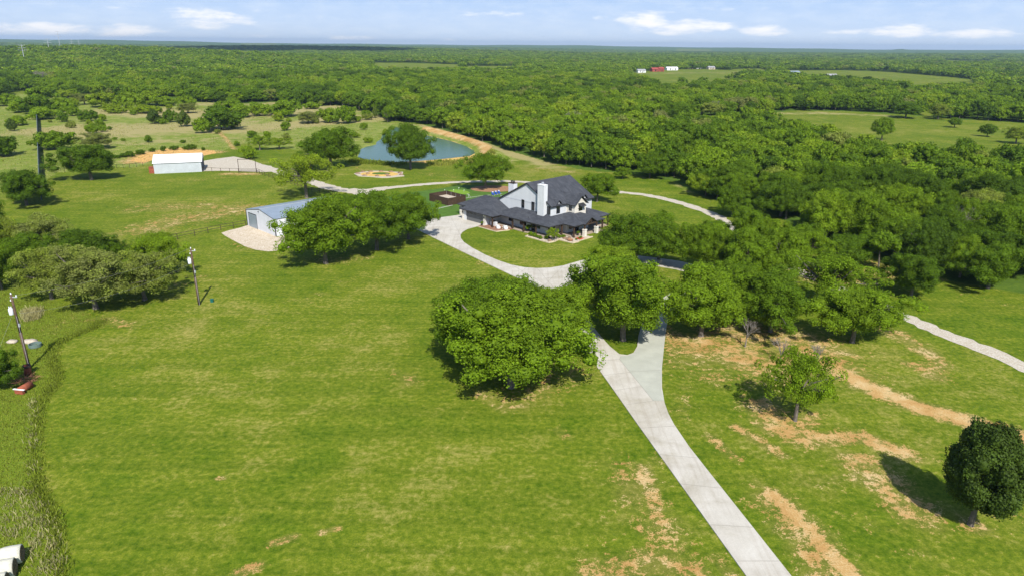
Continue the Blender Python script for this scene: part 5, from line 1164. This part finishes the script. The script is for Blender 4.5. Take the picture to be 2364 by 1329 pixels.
me = bpy.data.meshes.new('woodland'); me.vertices.add(len(rest)); me.vertices.foreach_set('co', rest[:, :3].astype(np.float32).ravel())
def addattr(me, n_, arr, t='FLOAT'):
    a = me.attributes.new(n_, t, 'POINT'); a.data.foreach_set('value', arr)
addattr(me, 'idx', idx.astype(np.int32), 'INT'); addattr(me, 'sc', rest[:, 3].astype(np.float32)); addattr(me, 'hs', (rest[:, 3] ** .3 * rest[:, 4]).astype(np.float32)); addattr(me, 'rot', g.uniform(0, 6.28, len(rest)).astype(np.float32)); addattr(me, 'tint', rest[:, 5].astype(np.float32))
wood_o = link('woodland', me); tag(wood_o, 'dense green oak woodland stretching to the horizon', 'woodland', kind='stuff')
# source meshes: trees that stand in the scene
src = []
far_spots = [(2290, 206), (1620, 196), (1575, 199)]
for i in range(5):
    p = rest[np.where((idx == i) & (rest[:, 6] < 500))[0][0]]
    src.append(None)
found = {}
for o in list(COL.objects):
    if o.type == 'MESH' and o.name.startswith('crown') and o.parent and o.data.name.startswith('wood'): found.setdefault(o.data.name.split('_')[0], o)
for i, (bx, by) in enumerate(far_spots):
    p = at(bx, by); r = tree('far%d' % i, p.x, p.y, 6.5, 9, ['round tree alone in the far right field', 'dark round tree in the far field below the red barns', 'left round tree in the far field below the red barns'][i], tint=.35, name='field_tree')
    for c in r.children:
        if c.data.name.startswith('far%d_crown' % i): found['far%d' % i] = c
ng = bpy.data.node_groups.new('woodland_scatter', 'GeometryNodeTree')
ng.interface.new_socket('Geometry', in_out='INPUT', socket_type='NodeSocketGeometry'); ng.interface.new_socket('Geometry', in_out='OUTPUT', socket_type='NodeSocketGeometry')
gi = ng.nodes.new('NodeGroupInput'); go = ng.nodes.new('NodeGroupOutput'); jn = ng.nodes.new('GeometryNodeJoinGeometry')
def nattr(n_, t='FLOAT'):
    a = ng.nodes.new('GeometryNodeInputNamedAttribute'); a.data_type = t; a.inputs[0].default_value = n_; return a.outputs[0]
ai, asc, ahs, arot = nattr('idx', 'INT'), nattr('sc'), nattr('hs'), nattr('rot')
cx = ng.nodes.new('ShaderNodeCombineXYZ'); ng.links.new(asc, cx.inputs[0]); ng.links.new(asc, cx.inputs[1]); ng.links.new(ahs, cx.inputs[2])
crot = ng.nodes.new('ShaderNodeCombineXYZ'); ng.links.new(arot, crot.inputs[2])
e2r = ng.nodes.new('FunctionNodeEulerToRotation'); ng.links.new(crot.outputs[0], e2r.inputs[0])
for k, key in enumerate(['wood0', 'wood1', 'wood2', 'wood3', 'wood4', 'far0', 'far1', 'far2']):
    if key not in found: print('missing source', key); continue
    co = found[key]; to = [c for c in co.parent.children if c.name.startswith('trunk')][0]
    j = ng.nodes.new('GeometryNodeJoinGeometry')
    for ob in ((co, to) if k < 5 else (co,)):
        oi = ng.nodes.new('GeometryNodeObjectInfo'); oi.transform_space = 'ORIGINAL'; oi.inputs['Object'].default_value = ob; ng.links.new(oi.outputs['Geometry'], j.inputs[0])
    g2i = ng.nodes.new('GeometryNodeGeometryToInstance'); ng.links.new(j.outputs[0], g2i.inputs[0])
    cmp_ = ng.nodes.new('FunctionNodeCompare'); cmp_.data_type = 'INT'; cmp_.operation = 'EQUAL'; ng.links.new(ai, cmp_.inputs[2]); cmp_.inputs[3].default_value = k
    ip = ng.nodes.new('GeometryNodeInstanceOnPoints'); ng.links.new(gi.outputs[0], ip.inputs['Points']); ng.links.new(cmp_.outputs[0], ip.inputs['Selection']); ng.links.new(g2i.outputs[0], ip.inputs['Instance']); ng.links.new(e2r.outputs[0], ip.inputs['Rotation']); ng.links.new(cx.outputs[0], ip.inputs['Scale'])
    ng.links.new(ip.outputs[0], jn.inputs[0])
ng.links.new(jn.outputs[0], go.inputs[0])
md = wood_o.modifiers.new('scatter', 'NODES'); md.node_group = ng

# bare grey trees in the woods
for i, (bx, by, s, lab) in enumerate([(97, 200, 2.6, 'wide bare grey tree at the left edge of the far woods'), (1325, 300, 1.6, 'bare grey tree rising from the woods right of the pond'), (1650, 262, 1.5, 'bare grey tree at the edge of the far meadow'), (2200, 560, 1.35, 'pale bare tree in the right woods'), (1720, 800, .75, 'thin bare grey sapling in the shade left of the lone young oak'), (1800, 838, .62, 'bare grey brush just behind the lone young oak'), (1885, 850, .62, 'bare grey brush right of the lone young oak')]):
    p = at(bx, by); r = empty('bare_tree', (p.x, p.y, relief1(p.x, p.y)), i * 1.3, lab, 'tree', 'bare leafless trees'); r.scale = (s,) * 3; link('branches', BARE[i % 2], r)

# ------------------------------------------------------------------ weeds and tall grass
def tufts(name, X, Y, h, w, mat, label, blades=5, seed=1, tint=.4, spread=.25, cat='weeds'):
    gg = np.random.default_rng(seed); n = len(X) * blades; bx = np.repeat(X, blades) + gg.normal(size=n) * spread; by = np.repeat(Y, blades) + gg.normal(size=n) * spread; hh = np.repeat(h, blades) * gg.uniform(.5, 1.2, n); a = gg.uniform(0, 6.28, n)
    dx, dy = np.cos(a) * w / 2, np.sin(a) * w / 2; lx, ly = gg.normal(size=n) * .35 * hh, gg.normal(size=n) * .35 * hh; bz = relief(bx, by)
    V = np.stack([np.stack([bx - dx, by - dy, bz], 1), np.stack([bx + dx, by + dy, bz], 1), np.stack([bx + dx * .7 + lx, by + dy * .7 + ly, bz + hh], 1), np.stack([bx - dx * .7 + lx, by - dy * .7 + ly, bz + hh], 1)], 1).reshape(-1, 3)
    me = np_mesh(name, V, np.arange(n * 4).reshape(-1, 4), mat, {'lv': ('POINT', np.repeat(gg.uniform(0, 1, n), 4))}); o = link(name, me); o['tint'] = tint; tag(o, label, cat, kind='stuff'); return o
def pts_in(poly, n, seed, rmax=400):
    gg = np.random.default_rng(seed); xs = [p[0] for p in poly]; ys = [p[1] for p in poly]; X = gg.uniform(max(min(xs), -rmax), min(max(xs), rmax), n); Y = gg.uniform(min(ys), min(max(ys), rmax), n); k = inpoly(X, Y, poly); return X[k], Y[k]
WV = px_poly([(-60, 640), (100, 640), (110, 690), (240, 735), (225, 757), (175, 775), (136, 798), (130, 830), (142, 860), (130, 895), (103, 930), (96, 1000), (94, 1110), (100, 1140), (128, 1180), (143, 1230), (150, 1340), (160, 1420), (-60, 1420)])
X, Y = pts_in(WV, 60000, 3); gg = np.random.default_rng(1)
tufts('tall_weeds', X, Y, gg.uniform(.06, .20, len(X)), .07, MAT['weed'], 'lush tall green weeds filling the strip left of the mown lawn', 4, 2, .55)
EDGE = smooth_line([Vector((p.x, p.y, 0)) for p in P([(235, 742), (222, 757), (172, 775), (133, 798), (126, 830), (138, 860), (126, 895), (99, 930), (92, 1000), (90, 1110), (96, 1140), (124, 1180), (139, 1230), (146, 1340)])], 40)
ex = np.array([p.x for p in EDGE]); ey = np.array([p.y for p in EDGE]); ex = np.repeat(ex, 4) + gg.normal(size=len(ex) * 4) * .35 - .3; ey = np.repeat(ey, 4) + gg.normal(size=len(ey) * 4) * .4
tufts('edge_weeds', ex, ey, gg.uniform(.12, .45, len(ex)), .07, MAT['weed'], 'taller dense weeds edging the mown lawn', 4, 4, .3)
for nm, poly, n, sd, hh in (('dead_brush', [(0, 1130), (60, 1120), (100, 1150), (140, 1230), (146, 1329), (80, 1329), (60, 1240), (0, 1250)], 600, 7, .5), ('dead_brush', [(55, 720), (90, 715), (90, 735), (60, 742)], 800, 9, .9), ('dead_brush', [(72, 920), (82, 920), (84, 1130), (72, 1130)], 600, 10, .5)):
    pp = px_poly(poly); X, Y = pts_in(pp, n, sd); tufts(nm, X, Y, gg.uniform(.3, hh, len(X)), .06, MAT['straw'], {7: 'grey dead brush around the hay bales', 9: 'pale dead brush behind the left utility pole', 10: 'line of dead stems along the old fence row'}[sd], 7, sd, .6, .3)
# bunch grass over the rough pasture
X, Y = pts_in(ROUGH, 60000, 12, 460); rr = np.hypot(X, Y); k = (rr > 120) & ~inpoly(X, Y, POND) & (np.sin(X / 17 + 1) * np.sin(Y / 23) + .5 * np.sin(X / 7 + Y / 9) > -.25); X, Y = X[k], Y[k]
sel = np.random.default_rng(2).uniform(size=len(X)) < .55
tufts('dry_grass', X[sel], Y[sel], gg.uniform(.15, .4, sel.sum()), .14, MAT['straw'], 'dry straw-coloured bunch grass across the left pasture', 2, 13, .3, .4, 'grass')
tufts('pasture_grass', X[~sel], Y[~sel], gg.uniform(.15, .45, (~sel).sum()), .16, MAT['weed'], 'rank green grass across the left pasture', 2, 14, .6, .4, 'grass')
bx_ = np.array([p.x for p in smooth_line([Vector((p.x, p.y, 0)) for p in P([(812, 372), (840, 376), (870, 378), (930, 381)])], 60)]); by_ = np.array([p.y for p in smooth_line([Vector((p.x, p.y, 0)) for p in P([(812, 372), (840, 376), (870, 378), (930, 381)])], 60)])
bx_ = np.repeat(bx_, 5) + gg.normal(size=len(bx_) * 5) * .8; by_ = np.repeat(by_, 5) + gg.normal(size=len(by_) * 5) * 1.5
tufts('shore_reeds', bx_, by_, gg.uniform(.4, 1.1, len(bx_)), .2, MAT['weed'], 'green reeds along the near pond shore', 3, 5, .2)
# rough strip below the pond bank
X, Y = pts_in(px_poly([(985, 374), (1060, 372), (1110, 366), (1135, 356), (1145, 362), (1120, 376), (1060, 382), (990, 384)]), 3500, 15); tufts('bank_weeds', X, Y, gg.uniform(.3, .9, len(X)), .25, MAT['weed'], 'grey-green weeds on the slope below the pond bank', 3, 16, .9, .3)

# ------------------------------------------------------------------ far houses, pylons, tank
def far_house(px, py, W1, D1, h, wall, roof, label, rz=.3, name='farm_building'):
    p = at(px, py); z = relief1(p.x, p.y); r = empty(name, (p.x, p.y, z), rz, label, 'building', 'far farm buildings')
    m = MB(); m.face([(0, 0, -1), (W1, 0, -1), (W1, 0, h), (0, 0, h)]); m.face([(W1, D1, -1), (0, D1, -1), (0, D1, h), (W1, D1, h)]); zr = h + D1 * .25
    m.face([(0, D1, -1), (0, 0, -1), (0, 0, h), (0, D1 / 2, zr), (0, D1, h)]); m.face([(W1, 0, -1), (W1, D1, -1), (W1, D1, h), (W1, D1 / 2, zr), (W1, 0, h)]); m.build('wall', wall, r)
    m = MB()
    for sg in (0, 1):
        y0 = -.4 if sg == 0 else D1 + .4; t = [(-.4, y0, h - .1), (W1 + .4, y0, h - .1), (W1 + .4, D1 / 2, zr + .15), (-.4, D1 / 2, zr + .15)]; m.face(t if sg == 0 else t[::-1]); m.face([(x, y, zz - .12) for x, y, zz in (t[::-1] if sg == 0 else t)])
    m.build('roof', roof, r)
    for k in range(2): m = MB(); xw = W1 * (.25 + .45 * k); m.bx(xw, xw + W1 * .1, -.06, 0, .8, h - .6); m.build('window', MAT['glass'], r)
    m = MB(); m.bx(W1 * .5, W1 * .5 + 1.2, -.05, 0, 0, 2.2); m.build('door', MAT['frame'], r)
for a in [(1473, 168, 14, 8, 3.5, 'white_paint', 'grey_roof', 'white camper-like house at the left of the far red barns'), (1506, 166, 20, 10, 4, 'red_barn', 'red_barn', 'long low red barn in the far field'), (1522, 166, 9, 9, 5, 'red_barn', 'red_barn', 'taller red barn right beside the long red barn'), (1540, 163, 22, 9, 3.5, 'white_paint', 'shed_roof', 'long white house right of the red barns'),
          (1588, 159, 16, 9, 4, 'tan', 'red_barn', 'red-roofed house behind the far field'), (1607, 159, 14, 9, 4, 'white_paint', 'red_barn', 'second red-roofed house at the far tree line'), (1636, 161, 14, 9, 3.5, 'tan', 'grey_roof', 'tan house right of the red-roofed pair'), (1825, 174, 18, 10, 3, 'grey_metal', 'ws_roof', 'grey metal-roofed shed at the left of the right-hand far field'), (1912, 181, 16, 8, 3, 'darkwall', 'grey_roof', 'dark open shed in the right-hand far field'),
          (1757, 188, 6, 8, 5, 'white_paint', 'shed_roof', 'small white shed half hidden in the far trees'), (2211, 151, 30, 14, 5, 'white_paint', 'shed_roof', 'long white barn on the far right rise'), (2355, 201, 22, 10, 4, 'white_paint', 'shed_roof', 'white building at the right edge of the woods'), (322, 98.5, 60, 16, 8, 'tan', 'grey_roof', 'pale building on the far left skyline'), (845, 107, 30, 14, 8, 'white_paint', 'grey_roof', 'white house near the centre-left skyline'),
          (1013, 116.5, 24, 12, 6, 'white_paint', 'grey_roof', 'small white house by the long pale far field'), (1195, 123, 40, 12, 5, 'white_paint', 'shed_roof', 'white barns at the right end of the long pale field'), (2163, 131, 40, 14, 6, 'white_paint', 'shed_roof', 'white farm buildings on the far right slope'), (1790, 111, 40, 14, 7, 'white_paint', 'shed_roof', 'white house on the distant ridge right of centre'), (2190, 131.5, 30, 12, 6, 'tan', 'grey_roof', 'tan farmhouse on the far right slope')]:
    far_house(a[0], a[1], a[2], a[3], a[4], MAT[a[5]], MAT[a[6]], a[7])
p = at(2029, 305); r = empty('water_tank', (p.x, p.y, relief1(p.x, p.y)), 0, 'dark green ribbed tank standing at the near edge of the bright meadow', 'tank')
m = MB(); m.lathe([(0, 0), (1.3, 0), (1.3, 2.4), (1.0, 2.8), (0, 3.0)], n=18); m.build('tank_shell', MAT['green_plastic'], r); m = MB(); m.tube((0, 0, 3.0), (0, 0, 3.2), .3, n=12); m.build('lid', MAT['black'], r)
for k in range(8): a = 2 * math.pi * k / 8; m = MB(); m.tube((1.32 * math.cos(a), 1.32 * math.sin(a), 0), (1.32 * math.cos(a), 1.32 * math.sin(a), 2.4), .05, n=5); m.build('rib', MAT['grey_metal'], r)
def pylon(px, pyb, pyt, D, label):
    d = FWD * PF + RGT * (px - PW / 2) + UPV * (PH / 2 - pyb); t = D / d[1]; base = Vector((d[0] * t, d[1] * t, CAMH + d[2] * t)); gz = relief1(base.x, base.y)
    h = (pyb - pyt) / PF * D * 1.03 + max(0, base.z - gz); r = empty('transmission_pole', (base.x, base.y, gz), .5, label, 'pylon', 'tall transmission poles on the left skyline')
    m = MB(); m.tube((0, 0, -2), (0, 0, h), .6, .3, 8); m.build('shaft', MAT['grey_metal'], r)
    for k, z in enumerate((.95, .82, .69)): m = MB(); L = 4.5 + k; m.tube((-L, 0, h * z + .8), (0, 0, h * z), .15, .22, 5); m.tube((L, 0, h * z + .8), (0, 0, h * z), .15, .22, 5); m.build('crossarm', MAT['grey_metal'], r)
pylon(56, 136, 108, 1100, 'nearest transmission pole with three crossarms at the far left'); pylon(117, 132, 104, 1350, 'second transmission pole from the left'); pylon(144, 134, 95, 1600, 'third transmission pole, standing over the pale clearing'); pylon(168, 114, 94, 1950, 'fourth transmission pole right of the clearing'); pylon(183, 106, 94, 2500, 'fifth transmission pole on the skyline'); pylon(199, 107, 99, 3200, 'farthest short transmission pole')

# ------------------------------------------------------------------ unseen clouds, added above the frame to cast shade on the far ridges
MAT['cloud'] = simple('shade_cloud_white', (0.85, 0.86, 0.88), 1.0, 0.03, 0.01)
for i, (bx, by, sx, sy, lab) in enumerate([(560, 121, 620, 430, 'unseen flat white cloudbank added to shade the far left ridge'), (1950, 125, 1100, 330, 'unseen broad white cloudbank added to shade the far right ridge')]):
    p = at(bx, by); z = 1000.0; off = z / math.tan(SUN_EL); cx_, cy_ = p.x - SH[0] * off, p.y - SH[1] * off; m = MB(); rc_ = random.Random(i + 50)
    for k in range(26):
        a = rc_.uniform(0, 6.28); rr = rc_.uniform(0, 1) ** .6; q = rc_.uniform(.22, .42); m.blob((rr * math.cos(a) * sx, rr * math.sin(a) * sy, rc_.uniform(0, 30)), 1.0, k, .15, 3, sc=(sx * q, sy * q, 40 + 40 * (1 - rr)))
    o = m.build('cloud', MAT['cloud'], None, True); o.location = (cx_, cy_, z); tag(o, lab, 'cloud', 'unseen clouds added to shade the far ridges')

# ------------------------------------------------------------------ haze
hz_ = MB(); hz_.bx(-15600, 15600, -15600, 15600, -45, 115)
hm = bpy.data.materials.new('haze_air'); hm.use_nodes = True; hn = hm.node_tree.nodes; hn.clear(); ho = hn.new('ShaderNodeOutputMaterial'); pv = hn.new('ShaderNodeVolumePrincipled')
pv.inputs['Color'].default_value = (0.58, 0.77, 1.0, 1); pv.inputs['Density'].default_value = 0.000075; pv.inputs['Anisotropy'].default_value = 0.2
hm.node_tree.links.new(pv.outputs[0], ho.inputs['Volume'])
tag(hz_.build('haze', hm), 'thin pale blue haze over the far woods', 'haze', kind='stuff')
